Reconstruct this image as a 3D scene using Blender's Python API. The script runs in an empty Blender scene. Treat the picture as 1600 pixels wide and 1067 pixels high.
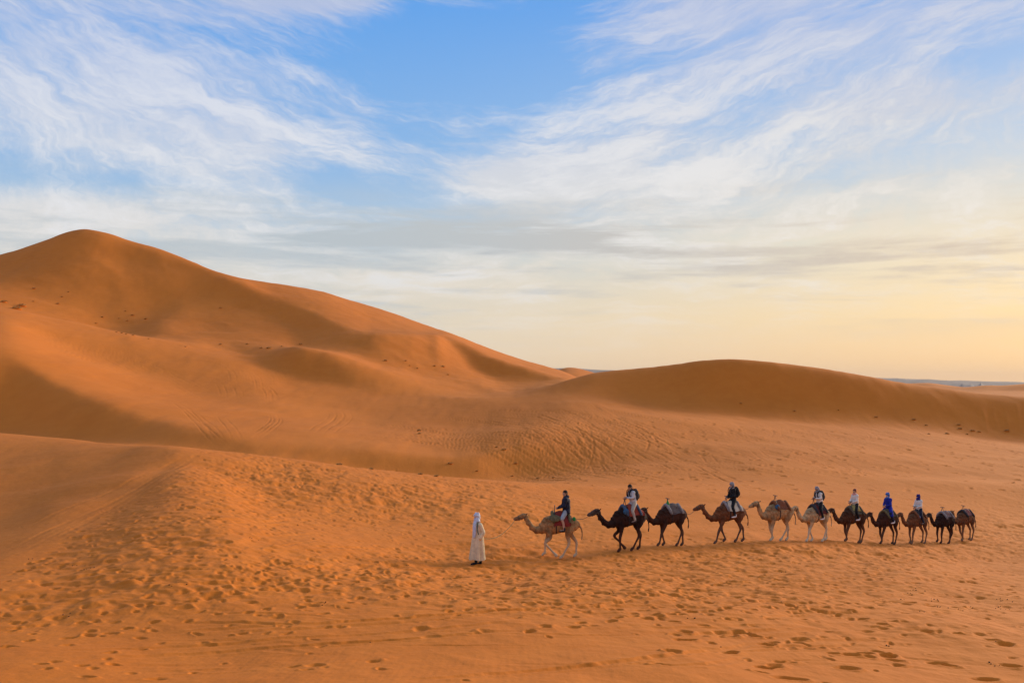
import bpy, bmesh, math, random
import numpy as np
from mathutils import Vector, Matrix
from mathutils.bvhtree import BVHTree

random.seed(7)
rng = np.random.default_rng(7)
S = bpy.context.scene
COL = S.collection
RAD = math.radians

# ------------------------------------------------------------------ camera
F = 1556.0            # focal length in pixels of the 1600 px wide photograph (35 mm lens)
HORIZON = 602.0       # eye level row in the photograph
PITCH = math.atan((HORIZON - 533.5) / F)
cam_data = bpy.data.cameras.new('camera')
cam_data.sensor_width = 36.0
cam_data.lens = 36.0 * F / 1600.0
cam_data.clip_start = 0.2
cam_data.clip_end = 90000.0
cam = bpy.data.objects.new('camera', cam_data)
COL.objects.link(cam)
cam.location = (0, 0, 0)
cam.rotation_euler = (math.pi / 2 + PITCH, 0, 0)
S.camera = cam

# ------------------------------------------------------------------ light
SUN_AZ = RAD(50)      # clockwise from the viewing direction, i.e. off to the right
SUN_EL = RAD(13)
SUN_STRENGTH = 2.4
EXPOSURE = 1.0
S.view_settings.view_transform = 'Standard'
S.view_settings.look = 'None'
S.view_settings.gamma = 1.0
S.view_settings.exposure = EXPOSURE

sun_data = bpy.data.lights.new('sun', 'SUN')
sun_data.energy = SUN_STRENGTH
sun_data.angle = RAD(15)
sun_data.color = (1.0, 0.84, 0.60)
sun = bpy.data.objects.new('sun', sun_data)
COL.objects.link(sun)
sdir = Vector((math.sin(SUN_AZ) * math.cos(SUN_EL), math.cos(SUN_AZ) * math.cos(SUN_EL), math.sin(SUN_EL)))
sun.rotation_euler = sdir.to_track_quat('Z', 'Y').to_euler()
sun.location = sdir * 60


class NT:
    """small helper for building node trees"""
    def __init__(self, tree):
        self.t = tree
        self.n = tree.nodes
        self.l = tree.links

    def node(self, typ, **kw):
        nd = self.n.new(typ)
        for k, v in kw.items():
            setattr(nd, k, v)
        return nd

    def plug(self, sock, v):
        if isinstance(v, bpy.types.NodeSocket):
            self.l.new(v, sock)
        elif v is not None:
            sock.default_value = v

    def m(self, op, a, b=None, c=None, clamp=False):
        nd = self.node('ShaderNodeMath', operation=op, use_clamp=clamp)
        self.plug(nd.inputs[0], a)
        if b is not None:
            self.plug(nd.inputs[1], b)
        if c is not None:
            self.plug(nd.inputs[2], c)
        return nd.outputs[0]

    def ss(self, v, lo, hi):
        nd = self.node('ShaderNodeMapRange', interpolation_type='SMOOTHSTEP', clamp=True)
        self.plug(nd.inputs[0], v)
        nd.inputs[1].default_value = lo
        nd.inputs[2].default_value = hi
        return nd.outputs[0]

    def mix(self, f, a, b, blend='MIX'):
        nd = self.node('ShaderNodeMix', data_type='RGBA', blend_type=blend)
        nd.clamp_factor = True
        self.plug(nd.inputs[0], f)
        for sock, v in ((nd.inputs[6], a), (nd.inputs[7], b)):
            if isinstance(v, tuple) and len(v) == 3:
                v = v + (1.0,)
            self.plug(sock, v)
        return nd.outputs[2]

    def xyz(self, x, y, z):
        nd = self.node('ShaderNodeCombineXYZ')
        self.plug(nd.inputs[0], x)
        self.plug(nd.inputs[1], y)
        self.plug(nd.inputs[2], z)
        return nd.outputs[0]

    def noise(self, vec, scale, detail=4, rough=0.5, dist=0.0, lac=2.0):
        nd = self.node('ShaderNodeTexNoise')
        self.plug(nd.inputs['Vector'], vec)
        nd.inputs['Scale'].default_value = scale
        nd.inputs['Detail'].default_value = detail
        nd.inputs['Roughness'].default_value = rough
        nd.inputs['Distortion'].default_value = dist
        nd.inputs['Lacunarity'].default_value = lac
        return nd.outputs[0]

    def ramp(self, fac, stops, interp='LINEAR'):
        nd = self.node('ShaderNodeValToRGB')
        cr = nd.color_ramp
        cr.interpolation = interp
        while len(cr.elements) < len(stops):
            cr.elements.new(0.5)
        for e, (p, c) in zip(cr.elements, stops):
            e.position = p
            e.color = tuple(c) + (1.0,) if len(c) == 3 else c
        self.plug(nd.inputs[0], fac)
        return nd.outputs[0]


# ------------------------------------------------------------------ sky
world = bpy.data.worlds.new('World')
S.world = world
world.use_nodes = True
W = NT(world.node_tree)
W.n.clear()
out = W.node('ShaderNodeOutputWorld')
bg = W.node('ShaderNodeBackground')
W.l.new(bg.outputs[0], out.inputs[0])
SKY_STRENGTH = 0.10
bg.inputs[1].default_value = SKY_STRENGTH
nish = W.node('ShaderNodeTexSky', sky_type='NISHITA')
nish.sun_disc = False
nish.sun_elevation = SUN_EL
nish.sun_rotation = SUN_AZ
nish.air_density = 1.0
nish.dust_density = 1.0
nish.ozone_density = 1.4
tc = W.node('ShaderNodeTexCoord')
sep = W.node('ShaderNodeSeparateXYZ')
W.l.new(tc.outputs['Generated'], sep.inputs[0])
dx, dy, dz = sep.outputs[0], sep.outputs[1], sep.outputs[2]
K = 0.42 / SKY_STRENGTH      # lets the colours below be read as radiances
def kc(r, g, b): return (r * K, g * K, b * K)
# rows of the picture as heights above the horizon: z = (602 - row) / 1556 / norm
zc = W.m('MAXIMUM', dz, 0.0)
warm = W.ss(dx, -0.25, 0.62)         # how far the direction is turned to the low sun
low = W.ss(zc, 0.27, 0.0)
clear_r = W.ramp(zc, [(0.0, (1.0, .81, .60)), (.07, (.86, .78, .66)), (.14, (.56, .71, .86)), (.22, (.28, .55, .95)), (.36, (.125, .43, 1.0)), (.75, (.14, .36, .82))])
clear_w = W.ramp(zc, [(0.0, (1.16, .65, .27)), (.07, (1.18, .83, .41)), (.14, (1.02, .90, .66)), (.22, (.56, .72, .92)), (.36, (.21, .46, .96)), (.75, (.18, .40, .80))])
clear = W.mix(warm, clear_r, clear_w)
clear = W.mix(1.0, clear, (K, K, K), 'MULTIPLY')
clear = W.mix(0.06, clear, W.mix(1.0, nish.outputs[0], (1.2, 1.1, 1.0), 'MULTIPLY'))
# cirrus: fibres bend from falling (left) to rising (right), level near the horizon
bend = W.m('MULTIPLY', W.m('SQRT', W.m('ADD', W.m('MULTIPLY', dx, dx), 0.010)), W.m('MULTIPLY', W.ss(zc, 0.08, 0.32), 0.32))
s = W.m('SUBTRACT', zc, bend)
wob = W.noise(W.xyz(W.m('MULTIPLY', dx, 7.0), W.m('MULTIPLY', dy, 7.0), W.m('MULTIPLY', zc, 16.0)), 1.0, 4, 0.6)
s = W.m('ADD', s, W.m('MULTIPLY', W.m('SUBTRACT', wob, 0.5), 0.045))
def streak(a, b, det, rough, dist=0.0, off=0.0):
    return W.noise(W.xyz(W.m('MULTIPLY_ADD', dx, a, off), W.m('MULTIPLY', dy, a), W.m('MULTIPLY', s, b)), 1.0, det, rough, dist)
n_big = W.noise(W.xyz(W.m('MULTIPLY_ADD', dx, 4.4, 1.7), W.m('MULTIPLY', dy, 4.4), W.m('MULTIPLY', zc, 11.0)), 1.0, 6, 0.58, 0.2)
n_mid = streak(4.5, 30, 9, 0.68, 0.0, 4.1)
n_fine = streak(13.0, 95, 8, 0.72, 0.0, 9.3)
def blob(u, v, wu, wv):
    ln = math.sqrt(1 + ((u - 800) / F) ** 2 + ((HORIZON - v) / F) ** 2)
    a0, b0 = (u - 800) / F / ln, (HORIZON - v) / F / ln
    a = W.m('MULTIPLY', W.m('SUBTRACT', dx, a0), F / wu)
    b = W.m('MULTIPLY', W.m('SUBTRACT', dz, b0), F / wv)
    return W.m('EXPONENT', W.m('MULTIPLY', W.m('ADD', W.m('MULTIPLY', a, a), W.m('MULTIPLY', b, b)), -1.0))
cov = 0.045
for (u, v, wu, wv, amp) in [(690, 80, 210, 100, -.27), (880, 140, 120, 50, -.03), (590, 250, 170, 60, -.10), (130, 275, 190, 30, -.12),
                            (600, 318, 190, 38, -.20), (120, 60, 300, 90, .12), (480, -10, 120, 30, .25), (330, 220, 230, 70, .07),
                            (60, 320, 160, 35, .16), (825, 283, 120, 34, .34), (1350, 190, 330, 90, .03), (1500, 130, 120, 40, .10),
                            (1200, 40, 300, 60, .09), (1540, 110, 60, 40, -.12), (520, 320, 140, 30, .10), (1150, 300, 300, 60, .03)]:
    cov = W.m('MULTIPLY_ADD', blob(u, v, wu, wv), amp, cov)
d0 = W.m('ADD', W.m('MULTIPLY', n_big, 0.50), W.m('MULTIPLY', n_mid, 0.55))
d0 = W.m('ADD', d0, W.m('MULTIPLY', W.m('SUBTRACT', n_fine, 0.5), 0.34))
dens = W.ss(W.m('ADD', d0, cov), 0.44, 0.70)
dens = W.m('MULTIPLY', dens, W.ss(zc, 0.0, 0.16))
cl_r = W.ramp(zc, [(0.0, (1.0, .80, .58)), (.10, (1.05, .92, .76)), (.18, (.86, .88, .92)), (.30, (.60, .70, .94)), (.40, (.52, .60, .86)), (.75, (.80, .84, .98))])
cl_w = W.ramp(zc, [(0.0, (1.10, .76, .44)), (.10, (1.20, .94, .58)), (.18, (.98, .90, .78)), (.30, (.66, .73, .92)), (.40, (.62, .69, .94)), (.75, (.84, .87, .98))])
cloud = W.mix(warm, cl_r, cl_w)
core = W.m('MULTIPLY', W.ss(W.m('ADD', W.m('MULTIPLY', n_mid, .6), W.m('MULTIPLY', n_fine, .4)), 0.46, 0.62), W.ss(zc, .46, .14))
cloud = W.mix(W.m('MULTIPLY', core, .85), cloud, W.mix(warm, (1.02, 1.02, 1.05), (1.1, 1.04, .96)))
cloud = W.mix(1.0, cloud, (K, K, K), 'MULTIPLY')
col = W.mix(W.m('MULTIPLY', dens, 0.92), clear, cloud)
# grey stratus bars low in the sky
n_bar = W.noise(W.xyz(W.m('MULTIPLY', dx, 3.6), W.m('MULTIPLY', dy, 3.6), W.m('MULTIPLY', zc, 40.0)), 1.0, 7, 0.62, 0.2)
bars = W.m('MULTIPLY', W.ss(n_bar, 0.46, 0.62), W.m('MULTIPLY', W.ss(zc, 0.03, 0.10), W.ss(zc, 0.21, 0.13)))
bars = W.m('ADD', W.m('MULTIPLY', W.m('MULTIPLY', bars, 1.5), n_fine), W.m('MULTIPLY', W.m('MULTIPLY', blob(740, 366, 360, 38), .62), W.ss(n_bar, .34, .62)), clamp=True)
grey = W.mix(warm, kc(.58, .66, .72), kc(.90, .72, .54))
col = W.mix(bars, col, grey)
# dusty ground tone below the horizon
col = W.mix(W.ss(dz, -0.02, -0.12), col, kc(.30, .14, .06))
W.l.new(col, bg.inputs[0])

# ------------------------------------------------------------------ terrain
def pchip(xk, yk, x):
    xk = np.asarray(xk, float); yk = np.asarray(yk, float)
    h = np.diff(xk); d = np.diff(yk) / h
    m = np.zeros_like(yk)
    w1 = 2 * h[1:] + h[:-1]; w2 = h[1:] + 2 * h[:-1]
    ok = d[:-1] * d[1:] > 0
    den = np.where(ok, w1 / np.where(d[:-1] == 0, 1, d[:-1]) + w2 / np.where(d[1:] == 0, 1, d[1:]), 1)
    m[1:-1] = np.where(ok, (w1 + w2) / den, 0)
    m[0] = d[0]; m[-1] = d[-1]
    i = np.clip(np.searchsorted(xk, x) - 1, 0, len(xk) - 2)
    t = np.clip((x - xk[i]) / h[i], 0, 1)
    t2 = t * t; t3 = t2 * t
    return (2*t3-3*t2+1)*yk[i] + (t3-2*t2+t)*h[i]*m[i] + (3*t2-2*t3)*yk[i+1] + (t3-t2)*h[i]*m[i+1]

def pix_dir(u, v):
    x = (u - 800.0) / F; y = -(v - 533.5) / F
    c, sn = math.cos(PITCH), math.sin(PITCH)
    return x, c - y * sn, sn + y * c          # world X, Y, Z

def pix_slope(u, v):
    X, Y, Z = pix_dir(u, v)
    return Z / np.hypot(X, Y)

# Feature lines of the dune field, from near to far: (column, row, distance in metres)
L = {}
L['plain'] = [(-400, 960, 27), (0, 903, 29.5), (100, 850, 35), (200, 790, 43), (290, 720, 55.5), (330, 735, 53), (400, 775, 48), (500, 815, 42), (600, 850, 38.5),
              (745, 880, 35.5), (870, 869, 38.3), (985, 862, 40.3), (1045, 857, 42.5), (1135, 852, 45), (1215, 849, 47), (1272, 848, 49), (1325, 847, 51.5),
              (1380, 846, 53.5), (1430, 845, 55.7), (1472, 844.5, 58), (1508, 844, 60), (1600, 842, 64), (2000, 850, 68)]
L['crest'] = [(-400, 660, 104), (0, 677.5, 86), (109, 686, 77), (184, 694, 69), (250, 697, 62.5), (290, 699, 60), (350, 705, 60), (437, 717, 60.5), (569, 734, 61.5), (700, 750, 62.5),
              (800, 759, 63), (870, 764, 64), (1000, 770, 66), (1200, 778, 69), (1500, 800, 75), (1600, 806, 77), (2000, 830, 80)]
L['dip'] = [(-400, 690, 120), (0, 702, 104), (100, 708, 98), (200, 715, 88), (290, 721, 80), (437, 730, 80), (569, 742, 80), (700, 753, 80), (800, 758, 82), (900, 757, 84), (1000, 752, 87), (1200, 744, 92),
            (1500, 752, 95), (1600, 757, 96), (2000, 775, 98)]
L['foot'] = [(-400, 690, 136), (0, 680, 136), (100, 688, 128), (200, 695, 119), (300, 706, 110), (437, 720, 104), (569, 736, 103), (700, 750, 102), (800, 752, 103), (900, 738, 104),
             (1000, 724, 106), (1200, 716, 110), (1500, 724, 118), (1600, 728, 118), (2000, 745, 120)]
L['shoulder'] = [(-400, 500, 175), (0, 548, 165), (100, 598, 150), (200, 640, 136), (300, 668, 123), (400, 687, 114), (500, 695, 112), (600, 703, 111), (700, 713, 110), (745, 710, 111), (790, 697, 115), (850, 688, 119),
                 (900, 688, 121), (1000, 688, 124), (1200, 688, 130), (1400, 697, 138), (1600, 712, 142), (2000, 735, 145)]
L['flank'] = [(-400, 470, 215), (0, 502, 200), (100, 540, 193), (200, 580, 183), (300, 612, 170), (400, 636, 158), (500, 650, 152), (600, 662, 148), (700, 666, 147), (800, 654, 148),
              (900, 645, 150), (1000, 648, 152), (1200, 662, 158), (1400, 678, 162), (1600, 695, 165), (2000, 720, 168)]
L['top'] = [(-400, 450, 240), (0, 480, 225), (100, 500, 224), (200, 521, 220), (300, 542, 212), (380, 565, 203), (452, 589, 195), (550, 608, 187), (690, 624, 180), (800, 622, 178),
            (900, 616, 176), (1000, 632, 174), (1100, 643, 174), (1200, 652, 176), (1300, 660, 178), (1400, 668, 180), (1600, 690, 182), (2000, 715, 184)]
L['ridge'] = [(-400, 470, 250), (0, 488, 240), (100, 508, 240), (200, 527, 236), (300, 532, 229), (380, 547, 220), (430, 549, 213), (465, 542, 210), (500, 548, 208), (550, 562, 205), (620, 584, 203),
              (690, 602, 201), (760, 613, 199), (800, 613, 198), (850, 605, 196), (900, 591, 195), (930, 583, 195), (980, 577, 194), (1050, 569, 193), (1100, 562, 192), (1140, 560, 192),
              (1190, 563, 193), (1250, 570, 195), (1300, 578, 197), (1370, 590, 200), (1400, 596, 202), (1450, 604, 204), (1500, 611, 206), (1560, 616, 208), (1600, 619, 208), (2000, 650, 210)]
L['bowl'] = [(-400, 440, 266), (0, 480, 257), (100, 500, 256), (200, 519, 253), (250, 512, 250), (300, 519, 246), (380, 531, 236), (452, 543, 226), (500, 547, 222), (600, 568, 217), (690, 590, 214),
             (744, 598, 213), (800, 607, 212), (850, 602, 212), (900, 599, 212), (930, 605, 215), (1140, 630, 235), (1400, 635, 240), (1600, 645, 240), (2000, 670, 240)]
L['base'] = [(-400, 420, 284), (0, 458, 276), (100, 478, 272), (180, 497, 268), (230, 492, 272), (290, 474, 280), (350, 476, 279), (420, 496, 267), (480, 518, 252), (530, 521, 242), (580, 521, 238), (640, 522, 246), (680, 524, 256), (702, 540, 252),
             (744, 578, 238), (778, 592, 232), (840, 598, 226), (880, 597, 223), (930, 603, 230), (1140, 625, 260), (1600, 645, 260), (2000, 670, 260)]
L['rib'] = [(-400, 480, 305), (0, 425, 301), (127, 402, 305), (200, 415, 303), (260, 424, 300), (300, 430, 299), (345, 434, 297), (380, 444, 292), (420, 460, 285), (480, 483, 270), (530, 504, 255), (580, 517, 247), (640, 519, 256),
            (680, 521, 267), (700, 527, 263), (760, 553, 250), (820, 575, 240), (870, 588, 233), (890, 592, 230), (930, 602, 240), (1140, 625, 280), (1600, 645, 280), (2000, 670, 280)]
L['summit'] = [(-400, 500, 330), (0, 397, 326), (60, 378, 328), (110, 360.5, 329), (127, 358, 329), (145, 360, 328), (200, 376, 325), (260, 393, 318), (300, 408, 311), (345, 426.5, 305), (400, 440, 316), (450, 448, 326),
               (500, 458, 333), (550, 473, 338), (600, 488, 340), (650, 505, 342), (700, 523, 344), (750, 543, 346), (800, 560, 348), (850, 574, 350), (870, 579, 350), (930, 600, 350), (1140, 622, 350), (1600, 640, 350), (2000, 660, 350)]
L['behind'] = [(-400, 600, 430), (0, 560, 430), (300, 570, 430), (600, 585, 430), (850, 597, 430), (900, 602, 430), (1140, 622, 430), (1600, 630, 430), (2000, 640, 430)]
L['far'] = [(-400, 602, 520), (600, 600, 520), (800, 592, 520), (850, 581, 520), (872, 576, 520), (887, 571, 520), (900, 572, 520), (915, 576, 520), (935, 582, 520), (980, 594, 520), (1140, 610, 520), (1600, 618, 520), (2000, 620, 520)]
L['farther'] = [(-400, 606, 640), (850, 598, 640), (900, 592, 640), (960, 602, 640), (1140, 612, 640), (1600, 613, 640), (2000, 614, 640)]
L['field'] = [(-400, 600, 900), (600, 600, 900), (1300, 604, 900), (1400, 601, 900), (1430, 599, 900), (1450, 598, 900), (1475, 601, 900), (1510, 604, 900), (1540, 602.5, 900), (1565, 604.5, 900), (1600, 603, 900), (1660, 600, 900), (2000, 605, 900)]
L['outer'] = [(-400, 611, 1300), (2000, 611, 1300)]
ORDER = ['plain', 'mid', 'crest', 'dip', 'foot', 'shoulder', 'flank', 'top', 'ridge', 'bowl', 'base', 'rib', 'summit', 'behind', 'far', 'farther', 'field', 'outer']
BOWL_FACE = [(-400, 870, 45), (0, 806, 48), (100, 772, 50), (200, 738, 53), (280, 708, 57.8)]

def line(name, u):
    pts = L[name] if name != 'mid' else BOWL_FACE
    p = np.array(pts, float)
    uu = np.clip(u, -400, 2000)
    v = pchip(p[:, 0], p[:, 1], uu); r = pchip(p[:, 0], p[:, 2], uu)
    return r, r * pix_slope(uu, v)

DENSE = 30.0
th_d = np.radians(np.linspace(-DENSE, DENSE, 1080))
outer = np.radians(DENSE + (180 - DENSE) * (np.linspace(0, 1, 56)[1:]) ** 1.7)
TH = np.concatenate([-outer[::-1], th_d, outer])
rows = [0.05, 1, 2, 3.5, 5, 6.5, 8, 9.3, 10.4]
r = 11.2
while r < 86:
    rows.append(r); r += 5.3e-4 * r ** 1.5
while r < 400:
    rows.append(r); r += 0.42 + 0.0030 * (r - 86)
while r < 1400:
    rows.append(r); r += 0.02 * r
while r < 30000:
    rows.append(r); r *= 1.12
R = np.array(rows)
NT_, NR = len(TH), len(R)

def column_heights(th):
    u = 800 + F * math.tan(max(-0.66, min(0.66, th)))
    u = float(np.clip(u, -400, 2000))
    rk, zk = [0.0, 5.0, 13.0, 22.0], [-2.4, -3.0, -4.07 - 0.0002 * (u - 800), -5.0 - 0.0004 * (u - 800)]
    res = {n: line(n, u) for n in ORDER}
    if u > 280:
        a, b = res['plain'], res['crest']
        res['mid'] = (0.5 * (a[0] + b[0]), 0.5 * (a[1] + b[1]))
    for n in ORDER:
        rr, zz = float(res[n][0]), float(res[n][1])
        if rr < rk[-1] + 0.4:
            rr = rk[-1] + 0.4
        rk.append(rr); zk.append(zz)
    rk += [2500, 6000, 40000]; zk += [-10, -14, -14]
    return pchip(rk, zk, R)

Z = np.empty((NT_, NR))
for i, th in enumerate(TH):
    if abs(th) <= 0.66:
        Z[i] = column_heights(th)
zl, zr = column_heights(-0.66), column_heights(0.66)
for i, th in enumerate(TH):
    if abs(th) > 0.66:
        t = min(1.0, (abs(th) - 0.66) / 1.6); t = t * t * (3 - 2 * t)
        Z[i] = (zl if th < 0 else zr) * (1 - t) + 0.5 * (np.minimum(zl, 2) + zr) * t

def gauss_axis(A, sig, axis):
    n = int(max(1, math.ceil(sig * 3)))
    k = np.exp(-0.5 * (np.arange(-n, n + 1) / sig) ** 2); k /= k.sum()
    P = np.pad(A, [(n, n) if a == axis else (0, 0) for a in range(2)], mode='edge')
    o = np.zeros_like(A)
    for j, w in enumerate(k):
        o += w * (P[j:j + A.shape[0], :] if axis == 0 else P[:, j:j + A.shape[1]])
    return o
sm = gauss_axis(gauss_axis(Z, 2.2, 1), 3.0, 0)
sm_near = gauss_axis(gauss_axis(Z, 14, 1), 12.0, 0)
wn = np.clip((56 - R) / 18, 0, 1)[None, :] * np.clip((R - 9) / 3, 0, 1)[None, :]
inner = (np.abs(TH) < 0.66)[:, None]
sm_foot = gauss_axis(Z, 7, 1)
wf = np.exp(-((R - 176) / 11) ** 2)[None, :] * np.clip((TH - 0.08) / 0.06, 0, 1)[:, None]
sm = sm * (1 - wf) + sm_foot * wf
Z = np.where(inner, sm * (1 - wn) + sm_near * wn, Z)

def vnoise(X, Y, seed):
    g = np.random.default_rng(seed).random((256, 256)) * 2 - 1
    xi = np.floor(X).astype(int); yi = np.floor(Y).astype(int)
    fx = X - xi; fy = Y - yi
    fx = fx * fx * fx * (fx * (fx * 6 - 15) + 10); fy = fy * fy * fy * (fy * (fy * 6 - 15) + 10)
    a = g[xi & 255, yi & 255]; b = g[(xi + 1) & 255, yi & 255]; c = g[xi & 255, (yi + 1) & 255]; d = g[(xi + 1) & 255, (yi + 1) & 255]
    return (a * (1 - fx) + b * fx) * (1 - fy) + (c * (1 - fx) + d * fx) * fy

XX = np.sin(TH)[:, None] * R[None, :]
YY = np.cos(TH)[:, None] * R[None, :]
# gentle wind-shaped unevenness, stronger on the trampled plain
nearw = np.clip((78 - R) / 15, 0, 1)[None, :] * np.clip((R - 6) / 6, 0, 1)[None, :]
Z += nearw * (0.16 * vnoise(XX / 7, YY / 9, 1) + 0.07 * vnoise(XX / 2.6 + 3, YY / 3.4, 2))
midw = np.clip((R - 80) / 15, 0, 1)[None, :] * np.clip((250 - R) / 40, 0, 1)[None, :]
Z += midw * (0.22 * vnoise(XX / 13, YY / 16, 3) + 0.07 * vnoise(XX / 4, YY / 6, 4) + .03 * vnoise(XX / 1.3, YY / 5, 7))
dunew = np.clip((R - 190) / 25, 0, 1)[None, :] * np.clip((420 - R) / 40, 0, 1)[None, :]
Z += dunew * (.22 * vnoise(XX / 14 + 2, YY / 11, 8) + .09 * vnoise(XX / 4.5, YY / 3.5, 9) + .035 * vnoise(XX / 1.7, YY / 2.2, 10))
farw = np.clip((R - 520) / 250, 0, 1)[None, :] * np.clip((6000 - R) / 3000, 0, 1)[None, :]
Z += farw * (3.2 * vnoise(XX / 130 + 5, YY / 90, 5) + 1.2 * vnoise(XX / 45, YY / 40, 6))

ZBASE = Z.copy()
def height(x, y, A=None):
    A = Z if A is None else A
    th = math.atan2(x, y); rr = math.hypot(x, y)
    i = int(np.clip(np.searchsorted(TH, th) - 1, 0, NT_ - 2)); j = int(np.clip(np.searchsorted(R, rr) - 1, 0, NR - 2))
    a = (th - TH[i]) / (TH[i + 1] - TH[i]); b = (rr - R[j]) / (R[j + 1] - R[j])
    return A[i, j] * (1 - a) * (1 - b) + A[i + 1, j] * a * (1 - b) + A[i, j + 1] * (1 - a) * b + A[i + 1, j + 1] * a * b

def ground_at_pixel(u, v, rmin=9.0):
    """first point of the ground that a sight line of the photograph meets"""
    X, Y, Zd = pix_dir(u, v)
    th = math.atan2(X, Y); sl = Zd / math.hypot(X, Y)
    i = int(np.clip(np.searchsorted(TH, th), 0, NT_ - 1))
    k = np.nonzero((Z[i] / R >= sl) & (R > rmin))[0]
    rr = R[k[0]] if len(k) else 300.0
    return rr * math.sin(th), rr * math.cos(th)

# picture rows / columns of every ground vertex: only used to look up where the photo is trampled
def project(x, y, z):
    c, sn = math.cos(PITCH), math.sin(PITCH)
    yc = z * c - y * sn; dc = y * c + z * sn
    return 800 + F * x / dc, 533.5 - F * yc / dc

# ---- footprints, trampled sand and wheel tracks, stamped into a fine height raster
RES = 0.035
X0, X1, Y0, Y1 = -36.0, 48.0, 9.0, 84.0
NX, NY = int((X1 - X0) / RES), int((Y1 - Y0) / RES)
H = np.zeros((NX, NY), np.float32)

def stamp(x, y, a, b, rot, depth, rim, H=H, x0=X0, y0=Y0, res=RES):
    ext = 1.9 * max(a, b)
    i0 = int((x - ext - x0) / res); i1 = int((x + ext - x0) / res) + 2
    j0 = int((y - ext - y0) / res); j1 = int((y + ext - y0) / res) + 2
    if i0 < 0 or j0 < 0 or i1 >= H.shape[0] or j1 >= H.shape[1]:
        return
    gx = x0 + (np.arange(i0, i1) + .5) * res - x; gy = y0 + (np.arange(j0, j1) + .5) * res - y
    c, sn = math.cos(rot), math.sin(rot)
    p = (gx[:, None] * c + gy[None, :] * sn) / a; q = (-gx[:, None] * sn + gy[None, :] * c) / b
    d = np.sqrt(p * p + q * q)
    pit = -depth * np.clip(1.05 - d ** 2.6, 0, 1)
    ridge = rim * np.exp(-((d - 1.22) / 0.28) ** 2) * (1 + 0.7 * p)
    blk = H[i0:i1, j0:j1]
    inside = np.clip(1.25 - d, 0, 1)
    blk *= (1 - 0.75 * inside).astype(np.float32)
    blk += (pit + ridge).astype(np.float32)

def density(u, v):
    """how trampled the photo is at this spot (prints per square metre)"""
    g = lambda cu, cv, wu, wv: math.exp(-((u - cu) / wu) ** 2 - ((v - cv) / wv) ** 2)
    d = 0.9
    d += 5.5 * max(g(430, 760, 150, 42), g(640, 780, 170, 32), g(820, 800, 120, 22))
    d += 3.4 * g(250, 850, 170, 45) + 2.6 * g(100, 910, 160, 36)
    d += 2.6 * math.exp(-((v - (965 - 0.13 * u)) / 26) ** 2) * (u < 900)      # the beaten trail on the left
    d += 3.2 * g(620, 905, 260, 40) + 2.6 * g(950, 925, 240, 42)
    d += 5.0 * max(g(1180, 865, 150, 18), g(1380, 862, 150, 20), g(1560, 835, 120, 30))
    d += 2.6 * g(1280, 910, 280, 42) + 1.6 * g(1450, 990, 200, 40)
    d *= 1 - 0.85 * g(800, 1040, 300, 36)
    d *= 1 - 0.8 * g(1000, 800, 200, 24)
    if u < 300 and v < 905 - 0.63 * u + 4:      # smooth lee face on the left
        d *= 0.03
    if v > 1000:
        d *= 0.6
    return d

def spots(n, x0, x1, y0, y1):
    return zip(rng.uniform(x0, x1, n), rng.uniform(y0, y1, n))
cellA = (X1 - X0) * (Y1 - Y0)
DMAX = 12.0
cand = []
for x, y in spots(int(cellA * DMAX), X0 + 1, X1 - 1, Y0 + 1, Y1 - 1):
    if abs(x) > y * 0.60 + 1:
        continue
    u, v = project(x, y, height(x, y, ZBASE))
    if v < 690 or v > 1120:
        continue
    cl = 0.55 + 0.9 * max(0.0, float(vnoise(np.array(x / 2.3), np.array(y / 2.9), 11)) + 0.35)
    if rng.random() * DMAX < density(u, v) * cl:
        cand.append((x, y, u, v))
for (x, y, u, v) in cand:
    sz = 0.07 + 0.13 * rng.random() ** 1.8
    if rng.random() < 0.35:
        stamp(x, y, rng.uniform(.13, .17), rng.uniform(.055, .08), rng.uniform(0, 3.14), rng.uniform(.03, .055), .018)     # shoe
    else:
        stamp(x, y, sz, sz * rng.uniform(.6, 1), rng.uniform(0, 3.14), rng.uniform(.02, .06), rng.uniform(.006, .022))
# trails: lines of steps crossing the plain
def trail(pts, step=0.62, side=0.16, a=.15, b=.11, depth=.06):
    a *= .82; b *= .82; depth *= .85
    P = [ground_at_pixel(u, v) for u, v in pts]
    P = np.array(P); seg = np.hypot(*np.diff(P, axis=0).T); t = np.concatenate([[0], np.cumsum(seg)])
    n = int(t[-1] / step)
    for k in range(n):
        q = k * step
        x = np.interp(q, t, P[:, 0]); y = np.interp(q, t, P[:, 1])
        x2 = np.interp(q + .3, t, P[:, 0]); y2 = np.interp(q + .3, t, P[:, 1])
        ang = math.atan2(y2 - y, x2 - x)
        sgn = 1 if k % 2 else -1
        stamp(x - math.sin(ang) * side * sgn + rng.normal(0, .04), y + math.cos(ang) * side * sgn + rng.normal(0, .04), a * rng.uniform(.85, 1.15), b * rng.uniform(.85, 1.15), ang + rng.normal(0, .2), depth * rng.uniform(.7, 1.2), .02)
trail([(560, 800), (620, 850), (690, 872), (735, 882)])
trail([(520, 800), (600, 822), (700, 850)])
trail([(20, 985), (180, 958), (330, 935), (520, 900), (700, 890)])
trail([(0, 1010), (200, 980), (400, 955), (640, 930), (900, 915)])
trail([(60, 1045), (230, 1010), (430, 985), (700, 955)], a=.12, b=.09, depth=.045)
trail([(820, 985), (1000, 965), (1190, 950), (1400, 948)], a=.17, b=.13, depth=.07)
trail([(930, 945), (1080, 975), (1250, 1010), (1480, 1050)], a=.19, b=.15, depth=.08)
trail([(1080, 985), (1200, 1005), (1320, 1020), (1500, 1035), (1590, 1040)], step=.8, side=.22, a=.24, b=.18, depth=.10)
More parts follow.
